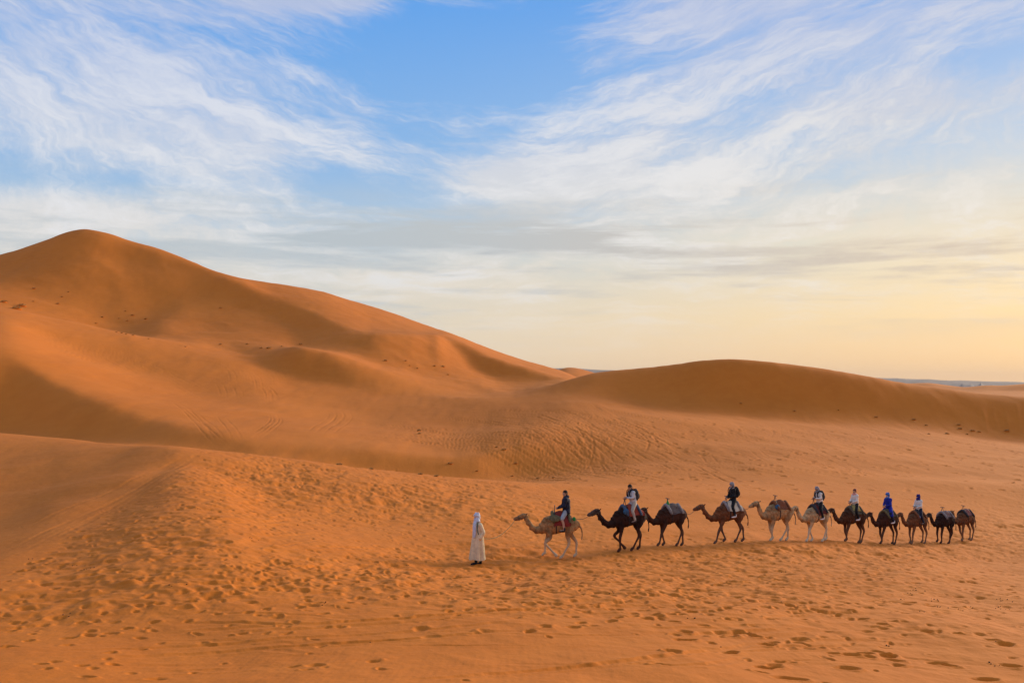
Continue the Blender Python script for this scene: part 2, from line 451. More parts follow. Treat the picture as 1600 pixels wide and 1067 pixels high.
trail([(1120, 930), (1300, 960), (1480, 990), (1600, 1005)], a=.2, b=.15, depth=.08)
trail([(1200, 905), (1400, 940), (1600, 960)], a=.18, b=.14, depth=.07)
trail([(760, 905), (900, 898), (1100, 878), (1300, 868), (1600, 862)], step=.5, side=.3, a=.15, b=.13)
trail([(860, 878), (1000, 872), (1200, 862), (1400, 855), (1590, 850)], step=.4, side=.35, a=.15, b=.13)
trail([(1310, 1010), (1400, 1028), (1500, 1046), (1600, 1058)], step=.7, side=.25, a=.22, b=.16, depth=.08)
for k in range(12):
    u, v = rng.uniform(1060, 1590), rng.uniform(985, 1062)
    x, y = ground_at_pixel(u, v)
    stamp(x, y, rng.uniform(.16, .30), rng.uniform(.12, .19), rng.uniform(-.5, .5), rng.uniform(.06, .12), .02)

def groove(pts, width, depth, rim, H, x0, y0, res, world=False, wob=0.0):
    P = np.array(pts if world else [ground_at_pixel(u, v) for u, v in pts], float)
    seg = np.hypot(*np.diff(P, axis=0).T); t = np.concatenate([[0], np.cumsum(seg)])
    if t[-1] < 1: return
    q = np.arange(0, t[-1], res * 0.9)
    xs = pchip(t, P[:, 0], q); ys = pchip(t, P[:, 1], q)
    if wob:
        xs = xs + wob * vnoise(q / 5, q * 0 + 3, int(abs(xs[0]) * 97) % 500); ys = ys + wob * vnoise(q / 5, q * 0 + 8, int(abs(ys[0]) * 89) % 500)
    tx = np.gradient(xs); ty = np.gradient(ys); nn = np.hypot(tx, ty) + 1e-9
    nx, ny = -ty / nn, tx / nn
    fade = np.clip(np.minimum(q, t[-1] - q) / (9.0 if world else 3.0), 0, 1) * (0.65 + 0.35 * vnoise(q / 3.0, q * 0, int(abs(xs[0] * 31)) % 900))
    for o in np.arange(-width * 1.6, width * 1.6, res * 0.7):
        d = o / width
        hgt = (-depth * np.exp(-(d / .75) ** 4) + rim * np.exp(-((abs(d) - 1.1) / .35) ** 2)) * fade
        ii = ((xs + nx * o - x0) / res).astype(int); jj = ((ys + ny * o - y0) / res).astype(int)
        ok = (ii >= 0) & (jj >= 0) & (ii < H.shape[0]) & (jj < H.shape[1])
        cur = H[ii[ok], jj[ok]]; new = hgt[ok].astype(np.float32)
        H[ii[ok], jj[ok]] = np.where(np.abs(new) > np.abs(cur) * 0.9, new, cur)

near_kw = dict(H=H, x0=X0, y0=Y0, res=RES)
for pts in ([(250, 990), (480, 975), (700, 960), (900, 945), (1100, 935)], [(250, 997), (480, 983), (700, 968), (900, 953), (1100, 942)],
            [(40, 1020), (300, 1010), (600, 990), (850, 972)], [(40, 1030), (300, 1020), (600, 1000), (850, 981)],
            [(600, 1067), (800, 1052), (1000, 1030), (1200, 1000)],
            [(1250, 1030), (1400, 1040), (1500, 1052), (1590, 1062)], [(1330, 1020), (1450, 1032), (1590, 1045)]):
    groove(pts, .16, .045, .022, wob=.12, **near_kw)
for pts in ([(10, 873), (120, 820), (220, 765), (300, 716)], [(10, 862), (130, 805), (230, 755), (305, 714)], [(60, 858), (160, 806), (250, 752), (308, 718)], [(5, 838), (90, 800), (190, 758), (290, 712)]):
    groove(pts, .16, .016, .012, wob=.1, **near_kw)
for k in range(70):
    v0 = rng.uniform(795, 1050); u0 = rng.uniform(100, 1200); ln = rng.uniform(150, 420)
    groove([(u0, v0), (u0 + ln * .5, v0 - rng.uniform(-4, 5)), (u0 + ln, v0 - rng.uniform(-8, 9))], rng.uniform(.08, .22), rng.uniform(.02, .05), .022, wob=.25, **near_kw)
# slide lines of sand at the trampled crest on the left
# ---- wheel tracks on the middle ground
MRES = 0.11
MX0, MX1, MY0, MY1 = -95.0, 110.0, 64.0, 235.0
H2 = np.zeros((int((MX1 - MX0) / MRES), int((MY1 - MY0) / MRES)), np.float32)
mid_kw = dict(H=H2, x0=MX0, y0=MY0, res=MRES, world=True)
def wheel_pair(pts, gauge=1.1, depth=.11, rim=.06):
    depth *= .42; rim *= .42
    P = np.array([ground_at_pixel(u, v, 70) for u, v in pts], float)
    d = np.gradient(P, axis=0); n = np.stack([-d[:, 1], d[:, 0]], 1) / (np.hypot(d[:, 0], d[:, 1])[:, None] + 1e-9)
    for sgn in (-.5, .5):
        groove(P + n * gauge * sgn, .13, depth, rim, **mid_kw)
def arc(x, y, hdg, curv, ln, depth):
    P = []
    for k in range(9):
        P.append((x, y)); x += math.sin(hdg) * ln / 8; y += math.cos(hdg) * ln / 8; hdg += curv * ln / 8
    P = np.array(P); d = np.gradient(P, axis=0); n = np.stack([-d[:, 1], d[:, 0]], 1) / (np.hypot(d[:, 0], d[:, 1])[:, None] + 1e-9)
    for sgn in (-.55, .55):
        groove(P + n * sgn, rng.uniform(.10, .16), depth, depth * .6, **mid_kw)
for k in range(48):      # wheel tracks fanning out of the hollow, then sweeping back
    x, y = ground_at_pixel(rng.uniform(860, 1080), rng.uniform(690, 758), 70)
    arc(x, y, rng.normal(-.10, .16), rng.normal(-.017, .006), rng.uniform(25, 60), rng.uniform(.05, .12))
for k in range(60):
    x, y = ground_at_pixel(rng.uniform(900, 1480), rng.uniform(680, 762), 70)
    arc(x, y, rng.normal(-.25, .28), rng.normal(-.004, .010), rng.uniform(14, 48), rng.uniform(.03, .085))
for k in range(14):      # long scratches down the flank of the left dune
    u0 = rng.uniform(10, 180); v0 = 490 + u0 * .22 + rng.uniform(4, 30); ln = rng.uniform(120, 260)
    wheel_pair([(u0, v0), (u0 + ln * .5, v0 + ln * .22), (u0 + ln, v0 + ln * .46)], depth=rng.uniform(.10, .18), rim=.1)
for k in range(12):
    u0 = rng.uniform(300, 400); v0 = rng.uniform(555, 590); w = rng.uniform(20, 60)
    wheel_pair([(u0, v0), (u0 + w, v0 + 18), (u0 + w * 1.2, v0 + 40)], depth=.14, rim=.1)
for (u0, v0) in [(515, 640), (527, 640), (540, 642), (425, 645), (430, 648)]:
    wheel_pair([(u0, v0), (u0 + 4, v0 + 10), (u0 - 8, v0 + 22), (u0 - 30, v0 + 38)], depth=.16, rim=.1)
for pts in ([(270, 625), (300, 650), (330, 680), (352, 700)], [(280, 632), (312, 655), (345, 690)], [(345, 650), (360, 668), (372, 690)], [(590, 600), (598, 612), (606, 620)], [(560, 745), (610, 735), (560, 715)], [(760, 700), (810, 708), (835, 728), (840, 745)]):
    wheel_pair(pts, depth=.14, rim=.08)
for k in range(20):      # level lines along the foot of the right dune
    u0 = rng.uniform(700, 1250); v0 = 630 + max(0, u0 - 850) * .085 + rng.uniform(6, 20); ln = rng.uniform(120, 320)
    wheel_pair([(u0, v0), (u0 + ln * .5, v0 + ln * .04), (u0 + ln, v0 + ln * .1)], depth=.14, rim=.1)
for k in range(7):       # sand streaks on the slip face at the right
    u0 = rng.uniform(1530, 1598)
    groove([ground_at_pixel(u0, 628, 70), ground_at_pixel(u0 + 6, 650, 70), ground_at_pixel(u0 + 14, 682, 70)], .7, .16, .08, **mid_kw)
for x, y in spots(1500, MX0 + 3, MX1 - 3, MY0 + 3, 150):
    u, v = project(x, y, height(x, y, ZBASE))
    if 650 < v < 775 and u > 880:
        stamp(x, y, .35, .28, 0, .09, .05, H2, MX0, MY0, MRES)

def sample(Hh, x0, y0, res, sl):
    wx = .045 * vnoise(XX[:, sl] / .17, YY[:, sl] / .17, 61) + .03 * vnoise(XX[:, sl] / .4, YY[:, sl] / .4, 62)
    wy = .045 * vnoise(XX[:, sl] / .17 + 40, YY[:, sl] / .17, 63) + .03 * vnoise(XX[:, sl] / .4 + 40, YY[:, sl] / .4, 64)
    fx = (XX[:, sl] + wx - x0) / res - .5; fy = (YY[:, sl] + wy - y0) / res - .5
    ok = (fx > 1) & (fy > 1) & (fx < Hh.shape[0] - 3) & (fy < Hh.shape[1] - 3)
    fx = np.clip(fx, 0, Hh.shape[0] - 2); fy = np.clip(fy, 0, Hh.shape[1] - 2)
    i = fx.astype(int); j = fy.astype(int); a = fx - i; b = fy - j
    o = Hh[i, j] * (1 - a) * (1 - b) + Hh[i + 1, j] * a * (1 - b) + Hh[i, j + 1] * (1 - a) * b + Hh[i + 1, j + 1] * a * b
    return np.where(ok, o, 0)
gx = X0 + np.arange(0, NX, 12) * RES; gy = Y0 + np.arange(0, NY, 12) * RES
CH = np.zeros((len(gx), len(gy)), np.float32)
for a_, x in enumerate(gx):
    for b_, y in enumerate(gy):
        if abs(x) < y * 0.62 + 1:
            u, v = project(x, y, height(x, y, ZBASE))
            CH[a_, b_] = density(u, v)
CH = np.repeat(np.repeat(CH, 12, 0), 12, 1)[:NX, :NY]
for ax in (0, 1):
    CH = gauss_axis(CH, 5.0, ax)
GX = (X0 + np.arange(NX) * RES)[:, None] + np.zeros((1, NY)); GY = np.zeros((NX, 1)) + (Y0 + np.arange(NY) * RES)[None, :]
lump = 0.55 * vnoise(GX / .62, GY / .7, 21) + 0.45 * vnoise(GX / .31 + 9, GY / .33, 22) + .2 * vnoise(GX / .15, GY / .15, 23)
H += (np.clip(CH / 5.0, 0.14, 1.0) * 0.088 * lump).astype(np.float32)
del GX, GY, lump
H = (H + np.roll(H, 1, 0) + np.roll(H, 1, 1) + np.roll(H, -1, 0) + np.roll(H, -1, 1)) / 5
sl = slice(int(np.searchsorted(R, Y0)), int(np.searchsorted(R, 100)))
Z[:, sl] += sample(H, X0, Y0, RES, sl)
sl = slice(int(np.searchsorted(R, MY0)), int(np.searchsorted(R, 260)))
Z[:, sl] += sample(H2, MX0, MY0, MRES, sl) * np.clip((R[sl] - 66) / 8, 0, 1)[None, :]

def grid_mesh(name, X, Y, Zz):
    n0, n1 = X.shape
    co = np.empty((n0 * n1, 3), np.float32)
    co[:, 0] = X.ravel(); co[:, 1] = Y.ravel(); co[:, 2] = Zz.ravel()
    i = np.arange(n0 - 1)[:, None] * n1 + np.arange(n1 - 1)[None, :]
    q = np.stack([i, i + 1, i + n1 + 1, i + n1], -1).reshape(-1, 4)[:, ::-1].copy()
    me = bpy.data.meshes.new(name)
    me.vertices.add(n0 * n1); me.vertices.foreach_set('co', co.ravel())
    nf = len(q)
    me.loops.add(nf * 4); me.loops.foreach_set('vertex_index', q.ravel().astype(np.int32))
    me.polygons.add(nf); me.polygons.foreach_set('loop_start', np.arange(0, nf * 4, 4, dtype=np.int32))
    me.polygons.foreach_set('use_smooth', np.ones(nf, bool))
    me.update(calc_edges=True)
    return me

# ------------------------------------------------------------------ materials
def new_mat(name):
    mt = bpy.data.materials.new(name); mt.use_nodes = True
    T = NT(mt.node_tree)
    b = T.n['Principled BSDF']
    return mt, T, b

def sand_material():
    mt, T, b = new_mat('sand')
    g = T.node('ShaderNodeNewGeometry')
    pos = g.outputs['Position']
    sp0 = T.node('ShaderNodeSeparateXYZ'); T.l.new(pos, sp0.inputs[0])
    big = T.noise(pos, 0.035, 3)
    medium = T.noise(pos, 0.6, 4, 0.6)
    fine = T.noise(pos, 9.0, 3, 0.6)
    c = T.mix(T.ss(big, .3, .7), (.570, .152, .0138), (.630, .175, .0185))
    c = T.mix(T.m('MULTIPLY', T.ss(T.noise(T.xyz(T.m('MULTIPLY', sp0.outputs[0], 1.0), T.m('MULTIPLY', sp0.outputs[1], .3), 0.0), .16, 5, .65), .42, .66), .30), c, (.495, .132, .0127))
    c = T.mix(T.m('MULTIPLY', T.ss(medium, .35, .7), .30), c, (.665, .201, .025))
    c = T.mix(T.m('MULTIPLY', T.ss(fine, .45, .75), .25), c, (.52, .138, .0132))
    T.l.new(c, b.inputs['Base Color'])
    b.inputs['Roughness'].default_value = 0.95
    b.inputs['Specular IOR Level'].default_value = 0.15
    # wind ripples and grain relief
    sp = T.node('ShaderNodeSeparateXYZ'); T.l.new(pos, sp.inputs[0])
    wv = T.node('ShaderNodeTexWave', wave_type='BANDS', bands_direction='X')
    T.l.new(T.xyz(sp.outputs[0], T.m('MULTIPLY', sp.outputs[1], .28), 0.0), wv.inputs['Vector'])
    wv.inputs['Scale'].default_value = 2.3; wv.inputs['Distortion'].default_value = 3.5
    wv.inputs['Detail'].default_value = 2; wv.inputs['Detail Scale'].default_value = .8
    patch = T.ss(T.noise(pos, .22, 2), .42, .62)
    h = T.m('ADD', T.m('MULTIPLY', T.m('MULTIPLY', wv.outputs[1], patch), .0022), T.m('ADD', T.m('MULTIPLY', T.noise(pos, 3.0, 5, .65), .035), T.m('MULTIPLY', T.noise(T.xyz(sp.outputs[0], T.m('MULTIPLY', sp.outputs[1], .45), 0.0), .9, 5, .6), .09)))
    bp = T.node('ShaderNodeBump'); bp.inputs['Strength'].default_value = .55; bp.inputs['Distance'].default_value = 1.0
    T.l.new(h, bp.inputs['Height'])
    T.l.new(bp.outputs[0], b.inputs['Normal'])
    return mt
SAND = sand_material()
ground = bpy.data.objects.new('ground', grid_mesh('ground', XX, YY, Z))
COL.objects.link(ground)
ground.data.materials.append(SAND)
ground['kind'] = 'structure'
ground['label'] = 'orange sand dunes with footprints and wheel tracks'
# ------------------------------------------------------------------ building helpers
def obj(name, me, mat, parent=None):
    o = bpy.data.objects.new(name, me)
    COL.objects.link(o)
    if mat is not None:
        me.materials.clear(); me.materials.append(mat)
    if parent is not None:
        o.parent = parent
    return o

def tag(o, label, cat, group=None):
    o['label'] = label; o['category'] = cat
    if group: o['group'] = group
    return o

def thing(name, label, cat, loc, rotz=0.0, group=None):
    o = bpy.data.objects.new(name, None)
    o.empty_display_size = 0.2
    COL.objects.link(o)
    o.location = loc; o.rotation_euler = (0, 0, rotz)
    return tag(o, label, cat, group)

def catmull(pts, n=5):
    P = [np.array(p, float) for p in pts]
    if len(P) < 3:
        return [P[0] + (P[1] - P[0]) * t for t in np.linspace(0, 1, n + 1)]
    P = [2 * P[0] - P[1]] + P + [2 * P[-1] - P[-2]]
    o = []
    for i in range(1, len(P) - 2):
        for k in range(n):
            t = k / n
            a, b, c, d = P[i - 1], P[i], P[i + 1], P[i + 2]
            o.append(.5 * (2 * b + (c - a) * t + (2 * a - 5 * b + 4 * c - d) * t * t + (3 * b - a - 3 * c + d) * t ** 3))
    o.append(P[-2])
    return o

class Shape:
    def __init__(self):
        self.v = []; self.f = []

    def rings(self, rings, cap=True):
        n = len(rings[0]); b0 = len(self.v)
        for rg in rings:
            self.v.extend([tuple(p) for p in rg])
        for i in range(len(rings) - 1):
            for k in range(n):
                a = b0 + i * n + k; b = b0 + i * n + (k + 1) % n
                self.f.append((a, b, b + n, a + n))
        if cap:
            for i, rev in ((0, True), (len(rings) - 1, False)):
                c = np.mean([np.array(p) for p in rings[i]], 0)
                ci = len(self.v); self.v.append(tuple(c))
                for k in range(n):
                    a = b0 + i * n + k; b = b0 + i * n + (k + 1) % n
                    self.f.append((b, a, ci) if rev else (a, b, ci))

    def tube(self, pts, seg=10, sub=4, round_ends=True, up=(0, 1, 0)):
        """pts: (x, y, z, r) or (x, y, z, r_side, r_up)"""
        pts = [tuple(p) + (p[3],) if len(p) == 4 else tuple(p) for p in pts]
        P = catmull(pts, sub)
        C = [p[:3] for p in P]
        T = []
        for i in range(len(C)):
            d = C[min(i + 1, len(C) - 1)] - C[max(i - 1, 0)]
            T.append(d / (np.linalg.norm(d) + 1e-9))
        side = np.array(up, float)
        rg = []
        def ring(c, t, r1, r2, side):
            s1 = side - t * np.dot(side, t)
            if np.linalg.norm(s1) < 1e-3:
                s1 = np.array([1., 0, 0]) - t * t[0]
            s1 /= np.linalg.norm(s1); s2 = np.cross(t, s1)
            return [c + s1 * r1 * math.cos(2 * math.pi * k / seg) + s2 * r2 * math.sin(2 * math.pi * k / seg) for k in range(seg)], s1
        def add(c, t, r1, r2):
            nonlocal side
            q, s1 = ring(c, t, max(r1, 1e-4), max(r2, 1e-4), side)
            side = s1
            rg.append(q)
        if round_ends:
            r1, r2 = P[0][3], P[0][4]; m = min(r1, r2)
            for a in (80, 50, 25):
                add(C[0] - T[0] * m * math.sin(RAD(a)), T[0], r1 * math.cos(RAD(a)), r2 * math.cos(RAD(a)))
        for c, t, p in zip(C, T, P):
            add(c, t, p[3], p[4])
        if round_ends:
            r1, r2 = P[-1][3], P[-1][4]; m = min(r1, r2)
            for a in (25, 50, 80):
                add(C[-1] + T[-1] * m * math.sin(RAD(a)), T[-1], r1 * math.cos(RAD(a)), r2 * math.cos(RAD(a)))
        self.rings(rg)
        return self

    def ball(self, c, rx, ry, rz, rot=None, seg=14, rin=9):
        rg = []
        M = rot if rot is not None else Matrix.Identity(3)
        for i in range(rin + 1):
            a = math.pi * (0.02 + 0.96 * i / rin)
            q = []
            for k in range(seg):
                b = 2 * math.pi * k / seg
                p = M @ Vector((rx * math.sin(a) * math.cos(b), ry * math.sin(a) * math.sin(b), -rz * math.cos(a)))
                q.append((c[0] + p.x, c[1] + p.y, c[2] + p.z))
            rg.append(q)
        self.rings(rg)
        return self

    def mesh(self, name, off=(0, 0, 0), smooth=True):
        me = bpy.data.meshes.new(name)
        me.from_pydata([(a - off[0], b - off[1], c - off[2]) for a, b, c in self.v], [], self.f)
        if smooth:
            me.polygons.foreach_set('use_smooth', [True] * len(me.polygons))
        me.update()
        return me

    def remesh(self, name, voxel, smooth=3, off=(0, 0, 0), disp=None):
        me = self.mesh(name, off)
        o = bpy.data.objects.new('tmp', me); COL.objects.link(o)
        md = o.modifiers.new('r', 'REMESH'); md.mode = 'VOXEL'; md.voxel_size = voxel; md.use_smooth_shade = True
        if smooth:
            ms = o.modifiers.new('s', 'SMOOTH'); ms.factor = .5; ms.iterations = smooth
        dg = bpy.context.evaluated_depsgraph_get()
        res = bpy.data.meshes.new_from_object(o.evaluated_get(dg), depsgraph=dg)
        bpy.data.objects.remove(o); bpy.data.meshes.remove(me)
        res.name = name
        return res

def pmat(name, base, rough=.85, var=.25, scale=9.0, bump=.0, second=None, spec=.25, sheen=0.0):
    """mottled cloth / hide / metal material on object coordinates"""
    mt, T, b = new_mat(name)
    tcn = T.node('ShaderNodeTexCoord')
    n = T.noise(tcn.outputs['Object'], scale, 4, .6)
    dark = tuple(c * (1 - var) for c in base); light = tuple(min(1, c * (1 + var)) for c in base)
    c = T.mix(T.ss(n, .3, .7), dark, second if second else light)
    T.l.new(c, b.inputs['Base Color'])
    b.inputs['Roughness'].default_value = rough
    b.inputs['Specular IOR Level'].default_value = spec
    if bump:
        bp = T.node('ShaderNodeBump'); bp.inputs['Strength'].default_value = .6; bp.inputs['Distance'].default_value = bump
        T.l.new(T.noise(tcn.outputs['Object'], scale * 3, 5, .65), bp.inputs['Height']); T.l.new(bp.outputs[0], b.inputs['Normal'])
    return mt

def stripe_mat(name, cols, scale=14.0, axis='X', dist=1.2):
    """woven stripes"""
    mt, T, b = new_mat(name)
    tcn = T.node('ShaderNodeTexCoord')
    wv = T.node('ShaderNodeTexWave', wave_type='BANDS', bands_direction=axis)
    T.l.new(tcn.outputs['Object'], wv.inputs['Vector'])
    wv.inputs['Scale'].default_value = scale / 6.28; wv.inputs['Distortion'].default_value = dist; wv.inputs['Detail'].default_value = 1
    n = len(cols)
    c = T.ramp(wv.outputs[1], [((i + .0) / n, col) for i, col in enumerate(cols)], 'CONSTANT')
    c = T.mix(T.m('MULTIPLY', T.noise(tcn.outputs['Object'], 30, 3), .5), c, (.08, .05, .04))
    T.l.new(c, b.inputs['Base Color'])
    b.inputs['Roughness'].default_value = .9; b.inputs['Specular IOR Level'].default_value = .1
    return mt

def hide_mat(name, coat, legs, muzzle, mane):
    """camel coat: woolly neck and hump, paler or darker lower legs"""
    mt, T, b = new_mat(name)
    tcn = T.node('ShaderNodeTexCoord')
    sp = T.node('ShaderNodeSeparateXYZ'); T.l.new(tcn.outputs['Object'], sp.inputs[0])
    n = T.noise(tcn.outputs['Object'], 4.0, 4, .6)
    n2 = T.noise(tcn.outputs['Object'], 26.0, 4, .65)
    c = T.mix(T.ss(n, .3, .72), tuple(k * .50 for k in coat), tuple(min(1, k * 1.30) for k in coat))
    zj = T.m('ADD', sp.outputs[2], T.m('MULTIPLY', T.m('SUBTRACT', n, .5), .3))
    c = T.mix(T.ss(zj, .95, .45), c, legs)
    c = T.mix(T.m('MULTIPLY', T.ss(zj, 1.45, 1.75), T.ss(sp.outputs[0], .5, .2)), c, mane)
    c = T.mix(T.m('MULTIPLY', T.ss(sp.outputs[0], 1.3, 1.75), .75), c, muzzle)
    c = T.mix(T.m('MULTIPLY', T.ss(n2, .45, .75), .35), c, tuple(k * .55 for k in coat))
    T.l.new(c, b.inputs['Base Color'])
    b.inputs['Roughness'].default_value = .9; b.inputs['Specular IOR Level'].default_value = .12
    bp = T.node('ShaderNodeBump'); bp.inputs['Strength'].default_value = .7; bp.inputs['Distance'].default_value = .02
    T.l.new(T.noise(tcn.outputs['Object'], 40, 5, .7), bp.inputs['Height']); T.l.new(bp.outputs[0], b.inputs['Normal'])
    return mt

# ------------------------------------------------------------------ far plateau and hills
def ridge_strip(name, d, prof, depth, mat):
    """flat-topped highland: prof = (column, row of its top)"""
    p = np.array(prof, float)
    us = np.linspace(p[0, 0], p[-1, 0], 260)
    vs = np.interp(us, p[:, 0], p[:, 1])
    X = np.zeros((260, 5)); Y = X.copy(); Zt = X.copy()
    for i, (u, v) in enumerate(zip(us, vs)):
        th = math.atan((u - 800) / F)
        top = d * float(pix_slope(u, v)) + 0.0006 * d * float(vnoise(np.array(u / 9.), np.array(1.5), 31))
        for j, (k, zz) in enumerate(((0, -16), (.12, top * .45 - 4), (.25, top), (.9, top), (1.0, -16))):
            rr = d + depth * k
            X[i, j], Y[i, j], Zt[i, j] = rr * math.sin(th), rr * math.cos(th), zz
    o = obj(name, grid_mesh(name, X, Y, Zt), mat)
    o['kind'] = 'structure'
    return o
ROCK = pmat('plateau_rock', (.28, .20, .16), var=.2, scale=.004)
p = ridge_strip('hills', 14000, [(-1200, 592), (600, 584), (880, 573), (933, 576.5), (1000, 579), (1200, 585), (1390, 590.5), (1500, 594), (1600, 597), (1750, 599), (2300, 600), (3200, 600)], 2500, ROCK)
p['label'] = 'hazy flat-topped plateau along the horizon'
q = ridge_strip('hills', 7000, [(1485, 608), (1497, 604), (1503, 599), (1516, 599), (1522, 603), (1527, 602.5), (1532, 598), (1538, 602.5), (1550, 601.5), (1575, 601), (1585, 604), (1600, 608)], 700, ROCK)
q['label'] = 'small dark mesas in front of the plateau'

# ------------------------------------------------------------------ camels
EYE = pmat('eye_dark', (.01, .008, .006), rough=.2, var=.1)
STRAP = pmat('strap_webbing', (.03, .028, .03), var=.3)
ROPE = pmat('rope_fibre', (.10, .085, .06), var=.3, scale=30)
METAL = pmat('dark_iron', (.06, .05, .045), rough=.5, var=.2, spec=.5)

def camel_frame(u, r, phi):
    th = math.atan((u - 800) / F)
    x, y = r * math.sin(th), r * math.cos(th)
    left = Vector((-math.cos(th), math.sin(th))); toward = Vector((-math.sin(th), -math.cos(th)))
    hd = left * math.cos(phi) + toward * math.sin(phi)
    return x, y, math.atan2(hd.y, hd.x)

def make_camel(label, u, r, phi, feet, lift, neck, mat, scale=1.0, woolly=.02, head_turn=0.0):
    x, y, rz = camel_frame(u, r, RAD(phi))
    z0 = height(x, y)
    root = thing('camel', label, 'camel', (x, y, z0), rz, 'camels of the caravan')
    c, sn = math.cos(rz), math.sin(rz)
    def gz(lx, ly):
        return (height(x + scale * (c * lx - sn * ly), y + scale * (sn * lx + c * ly)) - z0) / scale
    S_ = Shape()
    # trunk: deep chest, tucked belly
    S_.tube([(-.80, 0, 1.30, .09, .12), (-.68, 0, 1.30, .20, .24), (-.45, 0, 1.31, .255, .30), (-.15, 0, 1.33, .30, .335), (.15, 0, 1.31, .315, .37),
             (.40, 0, 1.27, .265, .37), (.58, 0, 1.23, .18, .28), (.66, 0, 1.21, .12, .2)], seg=18)
    # hump
    S_.ball((-.06, 0, 1.57), .42, .20, .26)
    S_.ball((-.10, 0, 1.68), .24, .11, .165)
    S_.ball((.34, 0, 1.46), .30, .16, .20)
    # neck (U-shaped) and head
    lo = [(.40, 1.28, .25), (.66, 1.13, .175), (.90, 1.09, .135), (1.12, 1.20, .112), (1.27, 1.40, .098), (1.36, 1.57, .092)]
    hi = [(.40, 1.30, .25), (.64, 1.17, .175), (.82, 1.20, .135), (.95, 1.36, .112), (1.03, 1.55, .098), (1.09, 1.72, .092)]
    N = [tuple(a * (1 - neck) + b * neck for a, b in zip(p_, q_)) for p_, q_ in zip(lo, hi)]
    S_.tube([(a, 0, b, cr * .82, cr) for a, b, cr in N], seg=14)
    px, pz = N[-1][0], N[-1][1]
    ct, st = math.cos(head_turn), math.sin(head_turn)
    def hp(dx_, dy_, dz_):
        return (px + dx_ * ct - dy_ * st, dx_ * st + dy_ * ct, pz + dz_)
    S_.tube([hp(-.02, 0, .02) + (.085, .10), hp(.10, 0, .065) + (.088, .105), hp(.22, 0, .035) + (.068, .085), hp(.34, 0, -.015) + (.055, .068), hp(.43, 0, -.045) + (.058, .062), hp(.475, 0, -.07) + (.045, .045)], seg=12)
    S_.tube([hp(.16, 0, -.045) + (.05,), hp(.30, 0, -.085) + (.038,), hp(.43, 0, -.105) + (.036,)], seg=8)       # lower jaw
    for sd in (-1, 1):
        S_.tube([hp(.02, .06 * sd, .09) + (.03,), hp(-.03, .10 * sd, .14) + (.028,), hp(-.06, .12 * sd, .175) + (.012,)], seg=7)   # ear
        S_.ball(hp(.14, .062 * sd, .105), .045, .03, .03)             # brow
    # woolly beard along the neck
    for k in range(len(N) - 2):
        a, b, cr = N[k + 1]
        S_.ball((a, 0, b - cr * .75), .10, .05, .07)
    # tail
    S_.tube([(-.82, 0, 1.30, .045), (-.93, .02, 1.12, .03), (-.95, .03, .90, .022), (-.94, .03, .78, .034), (-.93, .03, .70, .016)], seg=8)
    # legs: (front near, front far, hind near, hind far) with near = left side
    for k, (fx, lf) in enumerate(zip(feet, lift)):
        sd = 1 if k % 2 == 0 else -1
        ly = .165 * sd
        if k < 2:
            fx += 0.0
            g = gz(fx, ly)
            ex = .38
            if lf:
                kn = (ex + .16, ly, .60); fet = (fx, ly, g + .24); ft = (fx - .09, ly, g + .15)
                toe = (fx - .13, ly, g + .10)
            else:
                kn = (ex + (fx - ex) * .52 + .035, ly, .54 + g * .5); fet = (fx - .03, ly * .96, g + .13); toe = (fx + .07, ly * .96, g + .045)
            S_.tube([(.40, ly * .75, 1.20, .12, .17), (ex + (fx - ex) * .08, ly, 1.0, .095, .12), (ex + (fx - ex) * .26, ly, .80 + g * .2, .068, .078), kn + (.062,), tuple(np.array(kn) * .45 + np.array(fet) * .55) + (.042,), fet + (.045,)], seg=10)
        else:
            g = gz(fx, ly)
            d = fx + .52
            hk = (-.60 + d * .55 - .03, ly, .60 + g * .4); fet = (fx - .03, ly * .96, g + .13 + .04 * lf); toe = (fx + .07, ly * .96, g + .045 + .03 * lf)
            S_.tube([(-.52, ly * .7, 1.30, .13, .22), (-.46 + d * .12, ly, 1.06, .115, .17), (-.47 + d * .28, ly, .88, .075, .10), hk + (.055, .062), tuple(np.array(hk) * .5 + np.array(fet) * .5) + (.040,), fet + (.044,)], seg=10)
        # broad padded foot
        if k < 2 and lf:
            S_.tube([fet + (.045,), ft + (.06,), toe + (.075,)], seg=10)
        else:
            S_.tube([fet + (.05,), ((fet[0] + toe[0]) / 2 + .01, fet[1], (fet[2] + toe[2]) / 2, .062), toe + (.082, .045)], seg=10)
    me = S_.remesh('body', .021, 2)
    co = np.empty(len(me.vertices) * 3, np.float32); me.vertices.foreach_get('co', co); co = co.reshape(-1, 3)
    nr = np.empty(len(me.vertices) * 3, np.float32); me.vertices.foreach_get('normal', nr); nr = nr.reshape(-1, 3)
    amt = woolly * np.clip((co[:, 2] - .95) / .3, 0, 1) * (1 - np.clip((co[:, 0] - px) / .15, 0, 1))
    co += nr * (amt * (vnoise(co[:, 0] * 9 + co[:, 1] * 4 + 50, co[:, 2] * 9 + 50, 41) + .5 * vnoise(co[:, 0] * 21 + 50, co[:, 2] * 21 + co[:, 1] * 9 + 50, 42)))[:, None]
    me.vertices.foreach_set('co', co.ravel()); me.update()
    body = obj('body', me, mat, root)
    for sd in (-1, 1):
        e = Shape().ball(hp(.155, .088 * sd, .085), .022, .014, .02, seg=8, rin=6)
        obj('eye', e.mesh('eye'), EYE, root)
    # rope halter round the muzzle and behind the ears
    hal = Shape()
